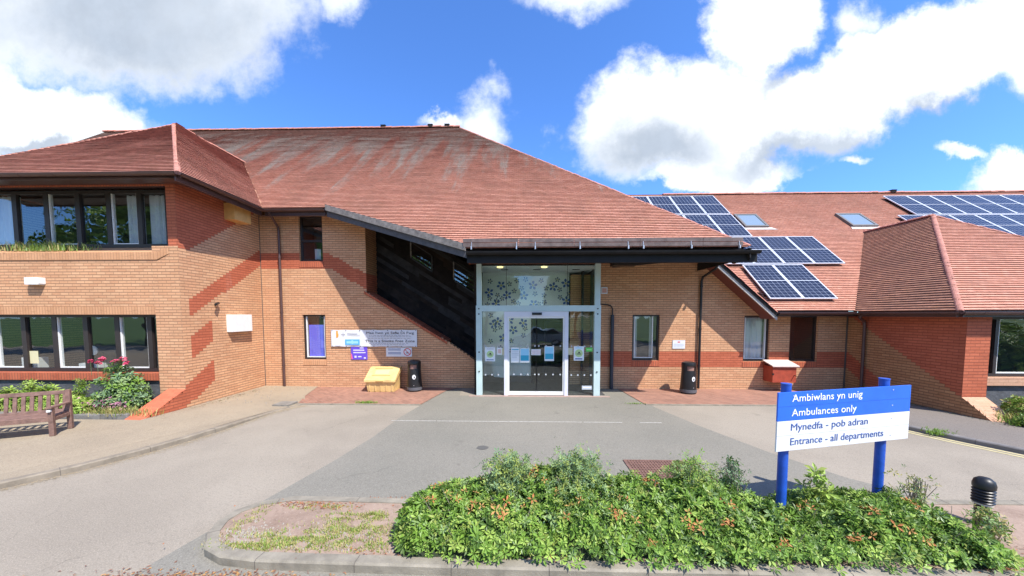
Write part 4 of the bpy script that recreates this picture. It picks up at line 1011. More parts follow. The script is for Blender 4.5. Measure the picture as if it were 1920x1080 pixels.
def skylight(x0,x1,Y0,Y1,label):
    o=thing('rooflight',label,'rooflight',((x0+x1)/2,Y0,zs_(Y0)),'rooflights on the solar roof')
    l=(Y1-Y0)/vs.y; m=MB(); O=V((x0,Y0,zs_(Y0))); w=x1-x0
    F=lambda u,v,n:O+V((u,0,0))+vs*v+nrm*n
    def fb(u0,u1,v0,v1,n0,n1,mm):
        q=[F(u,v,n) for u in(u0,u1) for v in(v0,v1) for n in(n0,n1)]
        for idx in ((0,1,3,2),(4,6,7,5),(0,4,5,1),(2,3,7,6),(0,2,6,4),(1,5,7,3)): mm.face([q[i] for i in idx])
    t=.09
    fb(0,t,0,l,-.02,.10,m);fb(w-t,w,0,l,-.02,.10,m);fb(t,w-t,0,t,-.02,.10,m);fb(t,w-t,l-t,l,-.02,.10,m); build('frame',m,simple('grey_brown_cladding',(.16,.15,.14),.5,metal=.3),o)
    m=MB(); m.face([F(t,t,.08),F(w-t,t,.08),F(w-t,l-t,.08),F(t,l-t,.08)]); build('pane',m,simple('rooflight_blind_glass',(.20,.26,.32),.08),o)
    m=MB(); m.face([F(-.12,-.18,.03),F(w+.3,-.18,.03),F(w+.12,0,.035),F(-.05,0,.035)]); build('flashing',m,simple('pale_flashing',(.55,.45,.41),.6),o)
skylight(9.40,10.38,15.08,15.95,'left rooflight beside the solar panels')
skylight(13.80,14.85,15.08,15.95,'right rooflight above the small hipped roof')
# ------------------------------------------------------------------ ground
def sheet(name,pts,z,mat,kind='structure',edge=0):
    m=MB(); m.face([(p[0],p[1],z) for p in pts],0,[(p[0],p[1]) for p in pts]); o=struct(name,m,mat,kind); return o
sheet('ground',[(-300,-300),(300,-300),(300,300),(-300,300)],0,ASPH)
def inter(pts,t):
    pass
patch=[(-1.9,10.56),(-2.0,11.64),(-2.45,11.2),(-2.75,9.5),(-2.95,8.2),(-3.02,6.87),(-3.2,5.7),(-3.43,4.56),(-3.61,3.74),(-3.75,3.0),(-4.2,1.0),(9,1.0),(7.2,3.0),(5.9,4.4),(5.0,5.3),(4.5,6.3),(4.0,7.8),(3.62,9.3),(3.5,10.2),(3.4,11.1),(3.25,11.64),(2.42,11.64),(2.42,10.56)]
random.seed(3)
sheet('road_patch',patch[::-1],.004,ASPD)
struct_line=MB()
for xa,xb in ((-3.05,-2.0),(-1.97,1.42),(1.46,2.35),(2.75,3.25)): struct_line.box(xa,xb,7.955,7.982,.0045,.0085)
struct('thin_white_line',struct_line,simple('worn_white_paint',(.42,.40,.36),.8,var=.3,scale=20))
# left path with kerb
kl=[(-12,-3),(-9.2,1.6),(-8.0,3.6),(-7.45,4.63),(-7.06,5.21),(-6.78,5.82),(-6.57,6.49),(-6.44,7.22),(-6.38,7.93),(-6.32,8.6),(-6.2,9.0),(-6.0,9.25)]
inner=[(p[0]-.12,p[1]+.03) for p in kl]
zz_=[.09]*8+[.062,.032,.013,.004]; m=MB(); pp=[(p[0],p[1],z) for p,z in zip(inner,zz_)]+[(-6.1,9.5,.012),(-6.6,10.3,.024),(-7.0,11.65,.03),(-8.9,11.65,.05),(-8.75,8.5,.07),(-8.74,7.6,.085),(-9.2,7.62,.085),(-14,7.62,.085),(-40,7.62,.085),(-40,-3,.085)]
m.face(pp); struct('left_path',m,PATHM)
def kerb(name,line,w,h0,h1,side,taper_end=False,mat=CONC,seglen=.9):
    """kerb line: outer edge points; side=+1 inner side is to the left of travel"""
    pts=[V((p[0],p[1],0)) for p in line]
    # resample
    out=[pts[0]]
    for a,b in zip(pts,pts[1:]):
        k=max(1,int((b-a).length/.15)); out+=[a+(b-a)*(i+1)/k for i in range(k)]
    m=MB(); n=len(out); tot=0; nextj=seglen
    nor=[]
    for i in range(n):
        d=(out[min(n-1,i+1)]-out[max(0,i-1)]).normalized(); nor.append(V((-d.y,d.x,0))*side)
    def h(i):
        z=h1
        if taper_end:
            r=(n-1-i)/14.; z=h0+(h1-h0)*min(1,r) if r<1 else h1
        return z
    acc=0
    for i in range(n-1):
        a,b=out[i],out[i+1]; na,nb=nor[i],nor[i+1]; ha,hb=h(i),h(i+1); c=.018
        Z=lambda p,z:V((p.x,p.y,z))
        acc+=(b-a).length; jt=0
        if acc>seglen: acc=0; jt=1
        m.face([Z(a,-.02),Z(b,-.02),Z(b,hb-c),Z(a,ha-c)],0,smooth=True); m.face([Z(a,ha-c),Z(b,hb-c),Z(b+nb*c,hb),Z(a+na*c,ha)],0,smooth=True)
        m.face([Z(a+na*c,ha),Z(b+nb*c,hb),Z(b+nb*w,hb),Z(a+na*w,ha)],0,smooth=True); m.face([Z(a+na*w,ha),Z(b+nb*w,hb),Z(b+nb*w,-.02),Z(a+na*w,-.02)],0,smooth=True)
        if jt:
            d=(b-a).normalized()*.007
            m.face([Z(b-nb*.002,0),Z(b-nb*.002+d,0),Z(b-nb*.002+d,hb-c*.8),Z(b-nb*.002,hb-c*.8)],1); m.face([Z(b+nb*c,hb+.0015),Z(b+d+nb*c,hb+.0015),Z(b+d+nb*w,hb+.0015),Z(b+nb*w,hb+.0015)],1)
            m.face([Z(b-nb*.002,hb-c*.8),Z(b-nb*.002+d,hb-c*.8),Z(b+d+nb*c,hb+.0015),Z(b+nb*c,hb+.0015)],1)
    return struct(name,m,[mat,JOINT])
kerb('left_kerb',kl,.12,.0,.10,1,taper_end=True,mat=simple('sandy_kerb',(.24,.20,.15),.9,var=.25,scale=5,bump=.4))
rr=random.Random(55); m=MB()
for k in range(2600):
    i=rr.randrange(2,len(kl)-1); t=rr.random(); x=kl[i][0]*(1-t)+kl[i+1][0]*t; y=kl[i][1]*(1-t)+kl[i+1][1]*t if i+1<len(kl) else kl[i][1]
    x+=abs(rr.gauss(0,.09))+.005; s_=rr.uniform(.004,.012); m.face([(x-s_,y,.006),(x,y-s_,.006),(x+s_,y,.007),(x,y+s_,.009)])
o=build('kerb_grit',m,simple('sandy_grit',(.33,.26,.17),.95,var=.3,scale=30)); o['kind']='stuff'
# brick paving strips
pv=[[(-6.25,9.42),(-2.78,9.42),(-2.45,11.15),(-2.1,11.64),(-7.0,11.64),(-6.6,10.3)],[(3.45,9.6),(9.9,9.6),(10.69,10.2),(10.69,11.64),(3.25,11.64),(3.35,10.6)]]
for q in pv:
    m=MB(); c,s=math.cos(R(45)),math.sin(R(45)); m.face([(p[0],p[1],.018) for p in q],0,[(p[0]*c-p[1]*s,p[0]*s+p[1]*c) for p in q]); struct('brick_paving',m,PAVE)
m=MB(); m.box(-6.25,-2.78,9.36,9.42,-.01,.024); m.box(3.45,9.9,9.53,9.6,-.01,.026); struct('flush_kerb',m,CONC)
# red threshold bricks at the porch
m=MB(); m.box(-1.6,2.7,10.42,10.57,0,.012); struct('threshold',m,simple('pink_threshold',(.34,.24,.2),.9,var=.2))
# right path, kerb, yellow lines
kr=[(7.95,9.55),(8.1,9.2),(8.3,8.77),(8.4,7.64),(8.68,6.95),(9.0,6.31),(10.5,4.2),(12,1.5)]
kerb('right_kerb',kr,.12,0,.09,1,mat=simple('grey_kerb',(.19,.175,.165),.9,var=.25,scale=5,bump=.4))
m=MB(); m.face([(p[0]+.1,p[1]+.06,.082) for p in kr]+[(40,1.5,.082),(40,7.3,.082),(11.8,7.6,.082),(10.69,8.0,.08),(10.69,11.6,.06),(8.2,9.6,.03)]); struct('right_path',m,PATHG)
def offl(line,d):
    o=[]
    for i,p in enumerate(line):
        a=V(line[max(0,i-1)]);b=V(line[min(len(line)-1,i+1)]);t=(b-a).normalized(); o.append((p[0]+t.y*d*-1*-1*-1,p[1]+t.x*d*-1*-1)) 
    return o
yl=simple('worn_yellow_paint',(.55,.47,.24),.8,var=.15,scale=12)
m=MB()
line=[(8.34,8.5),(8.36,7.64),(8.64,6.93),(8.96,6.29),(10.4,4.2)]
for d0,d1 in ((.02,.08),(.16,.22)):
    for a,b in zip(line,line[1:]):
        A=V((a[0],a[1]));Bv=V((b[0],b[1])); m.face([(A.x-d1,A.y-d1*.4,.005),(Bv.x-d1,Bv.y-d1*.4,.005),(Bv.x-d0,Bv.y-d0*.4,.005),(A.x-d0,A.y-d0*.4,.005)])
struct('double_yellow_lines',m,yl)
# island
isl=[(9.5,3.05),(6.5,3.10),(3.55,3.13),(2.13,3.15),(.12,3.15),(-1.44,3.17),(-2.6,3.19),(-3.0,3.24),(-3.27,3.36),(-3.46,3.58),(-3.55,3.82),(-3.52,4.06),(-3.35,4.27),(-2.97,4.41),(-2.29,4.40),(-1.43,4.38),(.5,4.42),(3,4.5),(6.2,4.55),(9.5,4.5)]
kerb('island_kerb',isl,.125,0,.10,-1)
m=MB(); m.face([(p[0],p[1],.088) for p in [(9.5,3.15),(3.55,3.22),(-1.44,3.27),(-2.6,3.29),(-2.98,3.34),(-3.2,3.44),(-3.36,3.62),(-3.44,3.82),(-3.42,4.02),(-3.28,4.19),(-2.95,4.30),(-2.29,4.29),(-1.43,4.27),(.5,4.3),(3,4.4),(6.2,4.45),(9.5,4.4)]][::-1]); struct('island_earth',m,EARTH)
# drain grate and small covers
o=thing('drain_grate','rusty brown lattice drain cover set in the asphalt behind the hedge','drain cover',(2.4,5.4,0))
m=MB(); X0,X1,Y0,Y1=1.78,2.92,4.95,5.83
for i in range(24): x=X0+(X1-X0)*i/24; m.box(x,x+.018,Y0,Y1,.004,.016)
for i in range(14): y=Y0+(Y1-Y0)*i/14; m.box(X0,X1,y,y+.018,.004,.018)
m.box(X0-.03,X0,Y0-.03,Y1+.03,.0,.02);m.box(X1,X1+.03,Y0-.03,Y1+.03,0,.02);m.box(X0,X1,Y1,Y1+.03,0,.02);m.box(X0,X1,Y0-.03,Y0,0,.02)
RUST=simple('rusty_iron',(.20,.11,.085),.8,var=.3,scale=12); build('grating',m,RUST,o)
m=MB(); m.box(X0,X1,Y0,Y1,.0,.006); build('pit',m,simple('pit_brown',(.09,.05,.04),.9),o)
o=thing('inspection_cover','small grey inspection cover at the end of the left path','drain cover',(-6.4,9.3,0)); m=MB(); m.box(-6.75,-6.3,9.1,9.5,.01,.06); build('lid',m,simple('grey_cover',(.22,.2,.17),.8,var=.3),o)
m=MB(); n=16; m.face([(-.72+.11*math.cos(2*math.pi*i/n)*(1+.15*math.sin(i*2.3)),6.36+.10*math.sin(2*math.pi*i/n),.0085) for i in range(n)]); struct('oil_stain',m,simple('oil_stain',(.11,.105,.095),.7),'stuff')
# stone edging of left bed
m=MB(); x=-40
m=MB(); xs=[-12.6,-11.9,-11.2,-10.5,-9.85,-9.2]
for a,b in zip([-40]+xs,xs): m.box(a+.01,b-.01,7.72+random.uniform(-.02,.02),7.92,.0,.17+random.uniform(-.015,.015))
struct('bed_edging',m,CONCD,bevel=.01)
m=MB(); m.face([(-40,7.9,.13),(-9.22,7.9,.13),(-9.22,8.8,.15),(-40,8.8,.15)]); struct('flower_bed_soil',m,SOIL)
m=MB(); m.face([(10.98,7.97,.10),(10.85,7.55,.10),(11.6,7.2,.10),(40,6.9,.10),(40,8.8,.12),(11.27,8.8,.12)]); struct('right_bed_soil',m,SOIL)
# ------------------------------------------------------------------ sign
ang=math.atan2(4.38-3.9,4.80-2.85); sx,sy=3.05,3.95
o=thing('direction_sign','blue and white hospital entrance sign on two blue posts in the hedge','sign',(sx,sy,0),rz=ang)
Lp=1.50
def lx_(x): return x
for x in (.0,Lp):
    m=MB(); m.tube((x,.06,.02),(x,.06,1.70),.05,n=20); m.tube((x,.06,1.70),(x,.06,1.715),.053,n=20); build('post',m,BLUE,o,world=False)
x0,x1,z0,z1=-.21,1.80,.965,1.635; zm=1.31
m=MB(); m.box(x0,x1,-.03,-.012,zm,z1); build('blue_panel',m,SIGNB,o,world=False,bevel=.003)
m=MB(); m.box(x0,x1,-.03,-.012,z0,zm-.002); build('white_panel',m,SIGNW,o,world=False,bevel=.003)
m=MB(); m.box(x0,x1,-.0315,-.028,1.142,1.146); build('panel_seam',m,TEXTG,o,world=False); m=MB(); m.box(x0,x1,-.0315,-.028,1.473,1.476); build('panel_seam',m,BLUE,o,world=False)
for body,w_,xz,z,mt in (('Ambiwlans yn unig',1.03,-.02,1.525,TEXTW),('Ambulances only',.95,-.02,1.36,TEXTW),('Mynedfa - pob adran',1.14,-.02,1.195,TEXTN),('Entrance - all departments',1.40,-.02,1.03,TEXTN)):
    lettering(body,w_,(xz,-.0325,z),FRONT,mt,o,height=.085)
for x in (.0,Lp):
    m=MB(); m.box(x-.07,x+.07,.005,.055,1.05,1.08);m.box(x-.07,x+.07,.005,.055,1.5,1.53); build('clamp',m,STEEL,o,world=False)
for x in (.0,Lp):
    for z in (1.03,1.24,1.40,1.59):
        m=MB(); m.tube((x,-.0345,z),(x,-.030,z),.008,n=8); build('rivet',m,simple('rivet_grey',(.45,.48,.55),.4) if 'rivet_grey' not in bpy.data.materials else bpy.data.materials['rivet_grey'],o,world=False)
# bollard light
o=thing('bollard_light','black louvred bollard light at the right end of the hedge','bollard light',(5.30,4.0,.09))
m=MB(); m.lathe([(.062,.09),(.062,.36)],(5.3,4.0,0),n=24); build('post',m,BLACKM,o)
m=MB(); z=.36
for k in range(5): m.lathe([(.066,z+.012),(.088,z),(.090,z+.006),(.070,z+.026)],(5.3,4.0,0),n=28); z+=.033
m.lathe([(.088,z),(.090,z+.04),(.078,z+.085),(.045,z+.115),(0,z+.125)],(5.3,4.0,0),n=28); build('louvred_head',m,BLACKM,o)
m=MB(); m.lathe([(.06,.36),(.06,.53)],(5.3,4.0,0),n=20); build('lens',m,simple('lens_grey',(.3,.3,.28),.3),o)
m=MB(); m.tube((5.3,4.0,.335),(5.3,4.0,.352),.080,n=24); build('collar',m,simple('pale_collar',(.5,.48,.42)),o)
# ------------------------------------------------------------------ bench
bx,by=-9.50,7.0; ba=R(27)
o=thing('park_bench','brown slatted timber bench on the path in front of the flower bed','bench',(bx,by,.09),rz=ba)
Lb=1.9; o.scale=(1,1,.88)
def bb(name,*b,bevel=.006,T=None):
    m=MB()
    for q in b: m.box(*q,T=T)
    return build(name,m,BENCHW,o,world=False,bevel=bevel)
for x in (-.09,-Lb): bb('leg',(x,x+.07,-.52,-.45,0,.63)); bb('leg',(x,x+.07,-.02,.05,0,.95)); bb('armrest',(x-.01,x+.08,-.56,-.02,.63,.665)); bb('side_rail',(x+.01,x+.06,-.45,-.02,.33,.41))
Tb=Matrix.Translation((0,.02,.42))@Matrix.Rotation(R(-7),4,'X')
bb('top_rail',(-Lb+.07,-.09,-.02,.03,.42,.51),T=Tb)
sl_=[]
k=15
for i in range(k): x=-Lb+.12+(Lb-.28)*i/(k-1); sl_.append((x,x+.055,-.012,.014,.07,.42))
bb('back_slats',*sl_,T=Tb,bevel=.003); bb('lower_rail',(-Lb+.07,-.09,-.02,.03,0,.07),T=Tb)
bb('seat',*[(-Lb+.03,-.05,-.50+i*.095,-.42+i*.095,.41,.44) for i in range(5)]); bb('front_rail',(-Lb+.07,-.09,-.50,-.46,.33,.41))
m=MB(); m.box(-.08,-.03,-.565,-.50,.56,.60); build('worn_end',m,PAPER,o,world=False)
# ------------------------------------------------------------------ vegetation
import array
def leafmass(name,pts,size,mats,weights,parent=None,seed=1,whorl=6,kind=None,flat=.35,wr=.38,loc=None):
    """pts: list of (pos,normal,scale)"""
    rnd=random.Random(seed); vs_=[];fs=[];ms=[]
    for pos,nr,scl in pts:
        nr=nr.normalized(); a=nr.orthogonal().normalized(); b=nr.cross(a); t0=rnd.uniform(0,6.28)
        mi=rnd.choices(range(len(mats)),weights)[0]
        for k in range(whorl):
            t=t0+k*6.283/whorl+rnd.uniform(-.25,.25); d=(a*math.cos(t)+b*math.sin(t))
            el=rnd.uniform(-.1,.8)*flat*2
            d=(d*math.cos(el)+nr*math.sin(el)); sd=d.cross(nr).normalized(); upn=sd.cross(d)
            l=size*scl*rnd.uniform(.75,1.2); w=l*wr*.5
            o_=pos+d*l*.1; n0=len(vs_)
            fold=w*.45
            vs_+= [o_, o_+d*l*.55+sd*w+upn*fold, o_+d*l, o_+d*l*.55-sd*w+upn*fold]
            fs+= [(n0,n0+1,n0+2),(n0,n0+2,n0+3)]
            m2=mi if rnd.random()<.8 else rnd.choices(range(len(mats)),weights)[0]
            ms+=[m2,m2]
    off=V((0,0,0)) if parent is None else woff(parent)
    me=bpy.data.meshes.new(name); me.from_pydata([tuple(v-off) for v in vs_],[],fs)
    for m in mats: me.materials.append(m)
    me.polygons.foreach_set('material_index',ms); me.update()
    o=bpy.data.objects.new(name,me); C.objects.link(o)
    if parent is not None: o.parent=parent
    return o
rnd=random.Random(11)
def hedge_h(x,y):
    # footprint and height of the clipped ground cover hedge
    xl=-1.38+.5*abs((y-3.75)/.75)**2; xr=4.75
    front=3.28+.05*math.sin(x*2.3)+.04*math.sin(x*5.7); back=4.42
    e=min((x-xl)/.5,(xr-x)/.55,(y-front)/.33,(back-y)/.35)
    if e<=0: return 0
    e=min(1,e); prof=math.sqrt(1-(1-e)**2)
    h=(.33-.07*max(0,min(1,(x-2.2)/1.0))+.05*math.exp(-((y-3.75)/.3)**2))+.07*noise.noise(V((x*1.1,y*1.3,0)))+.13*noise.noise(V((x*2.6,y*2.6,4)))+.09*noise.noise(V((x*6.5,y*6.5,2)))+.13*math.exp(-((x-.35)/.9)**2-((y-4.0)/.35)**2)+.10*math.exp(-((x-2.0)/.4)**2-((y-4.05)/.3)**2)-.17*math.exp(-((x-3.0)/.28)**2)-.06*math.exp(-((x-4.3)/.2)**2)
    h=max(h,.10)
    return .02+h*prof
def shv(x,y): return hedge_h(x,y)
def hn(x,y):
    e=.04; return V((-(hedge_h(x+e,y)-hedge_h(x-e,y))/(2*e),-(hedge_h(x,y+e)-hedge_h(x,y-e))/(2*e),1)).normalized()
H=thing('hedge','low leafy green hedge with orange dead leaves filling the kerbed island','hedge',(1.7,3.8,.09))
pts=[]
while len(pts)<12500:
    x=rnd.uniform(-1.45,4.8);y=rnd.uniform(3.2,4.5);h=hedge_h(x,y)
    if h<=.03: continue
    n=hn(x,y)
    if rnd.random()>min(1,.33/max(.2,n.z)): continue
    d=rnd.random()**1.2*.19
    p=V((x,y,.09+h))-n*d+V((rnd.uniform(-.02,.02),rnd.uniform(-.02,.02),0))
    if p.z<.10: continue
    nn=(n+V((rnd.uniform(-.9,.9),rnd.uniform(-.9,.9),rnd.uniform(-.2,.9)))).normalized()
    pts.append((p,nn,rnd.uniform(.5,1.15)+.7*max(0,noise.noise(V((x*2,y*2,9))))))
# spikes hanging over the kerb
for k in range(260):
    x=rnd.uniform(-.7,4.6); y=3.28+rnd.uniform(-.12,.06); pts.append((V((x,y,.09+rnd.uniform(.03,.22))),V((rnd.uniform(-.4,.4),-.8,.6)),rnd.uniform(.7,1.1)))
lf=leafmass('foliage',pts,.062,[LF_M,LF_B,LF_D,LF_Y,LF_P],[5,2.6,3.8,1.1,.8],H,seed=5,whorl=7)
cl=[]
for (x,y) in ((-.95,3.9),(-.72,3.62),(-.5,3.55),(-.2,3.45),(.05,3.6),(.35,3.75),(.42,3.4),(1.0,3.5),(1.5,4.0),(1.75,3.45),(2.3,3.7),(2.6,3.35),(3.2,3.9),(3.7,3.6),(-.4,3.95),(2.05,3.4),(4.2,3.7),(.8,3.95),(-1.0,3.6),(-.6,3.8),(.15,3.9),(.6,3.55),(1.2,3.75),(1.3,3.4),(2.8,3.6),(3.4,3.45),(3.9,3.4)):
    for k in range(rnd.randint(2,7)):
        xx,yy=x+rnd.gauss(0,.05),y+rnd.gauss(0,.04); h=hedge_h(xx,yy)
        if h>.1: cl.append((V((xx,yy,.10+h)),hn(xx,yy),rnd.uniform(.6,.95)))
leafmass('dead_leaves',cl,.062,[LF_O,LF_O2],[2,2],H,seed=8,whorl=4)
m=MB()
for k in range(90):
    x=rnd.uniform(-1.1,4.5);y=rnd.uniform(3.35,4.3);h=hedge_h(x,y)
    if h<.12: continue
    a=rnd.uniform(0,6.28);l=rnd.uniform(.08,.2); p0=V((x,y,.09+h-.06)); m.tube(p0,p0+V((math.cos(a)*l*.5,math.sin(a)*l*.5,l)),.004,.002,n=4)
build('twigs',m,TWIG,H)
# dark inner stems/core
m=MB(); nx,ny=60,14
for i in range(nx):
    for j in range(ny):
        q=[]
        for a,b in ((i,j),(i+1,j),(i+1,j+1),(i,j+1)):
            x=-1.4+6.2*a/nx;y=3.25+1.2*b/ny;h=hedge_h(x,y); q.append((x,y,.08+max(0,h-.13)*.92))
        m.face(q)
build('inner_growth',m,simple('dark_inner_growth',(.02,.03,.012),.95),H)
def shrublet(name,cx,cy,zt,rx,n,label,mats,wts,size,tw=14,base=.35,group=None,seed=1,z0=.09,shape=1.0,whorl=5):
    rr=random.Random(seed); o=thing(name,label,'shrub',(cx,cy,z0),group)
    pts=[];m=MB()
    for k in range(tw):
        t=rr.uniform(0,6.28);r=rr.uniform(0,rx*.8); tip=V((cx+r*math.cos(t),cy+r*math.sin(t)*.8,zt-(r/rx)**2*(zt-z0)*.4-rr.uniform(0,.1)*(zt-z0)))
        b=V((cx+rr.uniform(-.06,.06)*rx*3,cy+rr.uniform(-.06,.06)*rx*3,z0)); mid=(tip+b)/2+V((rr.uniform(-.06,.06),rr.uniform(-.04,.04),.0))
        m.tube(b,mid,.008,.006,n=5);m.tube(mid,tip,.006,.003,n=5)
        for s in range(n//tw):
            f=base+(1-base)*rr.random()**.7; p=b.lerp(mid,f*2) if f<.5 else mid.lerp(tip,f*2-1)
            p=p+V((rr.gauss(0,1),rr.gauss(0,1),rr.gauss(0,.7)))*rx*.22
            pts.append((p,V((rr.uniform(-1,1),rr.uniform(-1,.6),rr.uniform(.1,1))),rr.uniform(.6,1.3)))
    build('stems',m,TWIG,o); leafmass('foliage',pts,size,mats,wts,o,seed=seed+1,whorl=whorl)
    return o
gs='small leaved shrubs growing up through the hedge'
shrublet('small_leaved_shrub',-.15,3.96,.86,.36,1500,'tall pointed yellow green shrub at the left of the hedge top',[LF_P,LF_Y,LF_G],[4,2,2],.042,tw=34,group=gs,seed=21)
shrublet('small_leaved_shrub',.66,3.96,.82,.52,2000,'wide twiggy pale green shrub in the middle of the hedge top',[LF_P,LF_Y,LF_G],[4,2,2],.038,tw=28,group=gs,seed=22)
shrublet('small_leaved_shrub',2.0,4.0,.83,.38,900,'twiggy pale shrub in front of the drain cover',[LF_P,LF_Y,LF_M],[3,2,2],.04,tw=18,group=gs,seed=23)
shrublet('small_leaved_shrub',2.50,4.08,.80,.26,230,'sparse grey green twiggy shrub just left of the sign',[LF_G,LF_D],[2,1],.036,tw=20,group=gs,seed=24)
shrublet('sapling',3.42,4.0,.72,.15,60,'thin seedling with broad yellow green leaves between the sign posts',[LF_Y,LF_B],[3,2],.085,tw=6,group=None,seed=25)
shrublet('dry_weed',4.6,4.05,.62,.32,90,'dry straggly weed between the sign and the bollard light',[LF_Y,LF_P,GR_Y],[1,2,2],.04,tw=20,seed=26)
shrublet('dry_weed',4.95,3.65,.42,.26,160,'low pale weed at the foot of the bollard light',[LF_P,GR_Y,LF_M],[2,2,2],.045,tw=14,seed=27)
def grass(name,cx,cy,rx,ry,n,h,z,mats,wts,seed,label=None,cat='grass',kind='stuff',zf=None,w=.006,gate=0):
    rr=random.Random(seed); m=MB()
    for k in range(n):
        x=cx+rx*rr.gauss(0,.55);y=cy+ry*rr.gauss(0,.6)
        if gate and (noise.noise(V((x*5,y*9,seed)))<gate or not (3.32<y<4.25) or x<-3.36): continue
        hh=h*rr.uniform(.4,1.2);a=rr.uniform(0,6.28);l=hh*rr.uniform(.2,.9); dx,dy=math.cos(a),math.sin(a)
        ww=w*rr.uniform(.6,1.4); mi=rr.choices(range(len(mats)),wts)[0]; zz=z if zf is None else zf(x,y)
        s=V((-dy,dx,0))*ww; p0=V((x,y,zz)); p1=p0+V((dx*l*.35,dy*l*.35,hh*.6)); p2=p0+V((dx*l,dy*l,hh))
        m.face([p0-s,p0+s,p1+s*.8,p1-s*.8],mi); m.face([p1-s*.8,p1+s*.8,p2],mi)
    o=build(name,m,mats); o['kind']=kind
    if label: o['label']=label; o['category']=cat
    return o
# grass streak across the island
m_g=[(-2.3,3.52,.55,.12,2400),(-1.85,3.72,.35,.10,1100),(-2.75,3.42,.35,.07,900),(-2.1,3.95,.18,.06,420),(-1.75,3.98,.12,.05,500),(-2.55,4.15,.3,.05,260),(-3.2,3.9,.1,.25,260),(-1.6,3.45,.3,.08,500)]
for i,(a,b,c,d,n) in enumerate(m_g): grass('grass',a,b,c*1.25,d*1.35,int(n*1.7),.028,.088,[GR_G,GR_Y,LF_Y],[3,4,2],40+i,w=.0035,gate=-.12)
grass('grass',-12.5,8.9,1.0,.16,1000,.24,4.15,[GR_Y,GR_G,LF_P],[2,3,2],60,label='dry grass growing along the upper window sill of the left wing',kind='stuff',w=.007)
grass('grass',-4.33,9.50,.28,.05,260,.07,.02,[GR_G],[1],61,w=.005)
grass('grass',8.62,7.25,.22,.12,220,.09,.05,[GR_G,LF_M],[1,1],62)
grass('grass',3.2,9.62,.25,.03,90,.04,.02,[GR_G],[1],63); grass('grass',-9.6,7.85,.7,.1,420,.22,.12,[GR_Y,GR_G],[3,1],64,w=.006); grass('grass',-11,7.9,1.6,.12,400,.2,.12,[GR_Y,GR_G],[2,1],65)
grass('grass',11.5,8.0,.5,.3,1500,.2,.1,[GR_G,GR_Y],[2,2],66,w=.009)
# litter
def litter(cx,cy,rx,ry,n,z,seed,mats=(LITTER,LF_O)):
    rr=random.Random(seed); m=MB()
    for k in range(n):
        x=cx+rr.gauss(0,rx);y=cy+rr.gauss(0,ry);a=rr.uniform(0,6.28);s=rr.uniform(.008,.022)
        dx,dy=math.cos(a)*s,math.sin(a)*s; zz=z+rr.uniform(.001,.012)
        m.face([(x-dx,y-dy,zz),(x+dy*.4,y-dx*.4,zz+.004),(x+dx,y+dy,zz),(x-dy*.4,y+dx*.4,zz+.006)],rr.randrange(len(mats)))
    o=build('leaf_litter',m,list(mats)); o['kind']='stuff'
litter(-1.75,4.47,.28,.03,700,.005,70); litter(-2.9,3.08,.6,.05,650,.004,71,mats=(LITTER,LITTER,LF_O2)); litter(.5,3.33,1.2,.05,500,.088,72); litter(-2.6,4.2,.3,.05,200,.088,73); litter(4.8,3.3,.35,.12,700,.088,74)
rr=random.Random(80); m=MB()
for k in range(420):
    x=rr.gauss(-3.0,.2) if rr.random()<.5 else rr.gauss(-2.0,.5); y=rr.gauss(3.55,.12); s=rr.uniform(.006,.016)
    if not(3.35<y<4.2 and x>-3.3): continue
    m.tube((x,y,.086),(x+rr.uniform(-.006,.006),y,.086+s),s,s*.5,n=5,smooth=False)
for k in range(50):
    x=rr.uniform(-8.7,-6.9);y=rr.uniform(9,11.4);s=rr.uniform(.006,.014)
    m.tube((x,y,.07),(x,y,.085+s),s,s*.5,n=5,smooth=False)
o=build('loose_stones',m,simple('pale_stone',(.33,.29,.24),.9)); o['kind']='stuff'
# flower bed plants
def bush(name,cx,cy,z0,rx,ry,h,n,label,mats,wts,size,seed,extra=None,cat='shrub',group=None,whorl=5,wr=.45):
    rr=random.Random(seed); o=thing(name,label,cat,(cx,cy,z0),group); pts=[]
    for k in range(n):
        t=rr.uniform(0,6.28);u=rr.random()**.5;ph=rr.random()
        r=(.55+.45*rr.random()); zz=math.sin(ph*1.5)*h*r
        q=math.cos(ph*1.5)*r
        lump=1+.22*noise.noise(V((math.cos(t)*1.7,math.sin(t)*1.7,ph*2+seed)))*2
        p=V((cx+rx*q*math.cos(t)*lump,cy+ry*q*math.sin(t)*lump,z0+zz*lump+.02)); n_=V((q*math.cos(t),q*math.sin(t),.3+ph))
        pts.append((p,n_+V((rr.uniform(-.5,.5),)*3),rr.uniform(.7,1.3)))
    leafmass('foliage',pts,size,mats,wts,o,seed=seed+1,whorl=whorl,wr=wr)
    m=MB()
    for k in range(12):
        t=rr.uniform(0,6.28); m.tube((cx+rr.uniform(-.05,.05),cy+rr.uniform(-.04,.04),z0-.02),(cx+rx*.5*math.cos(t),cy+ry*.5*math.sin(t),z0+h*.7),.008,.004,n=5)
    build('stems',m,TWIG,o)
    if extra: extra(o,rr)
    return o
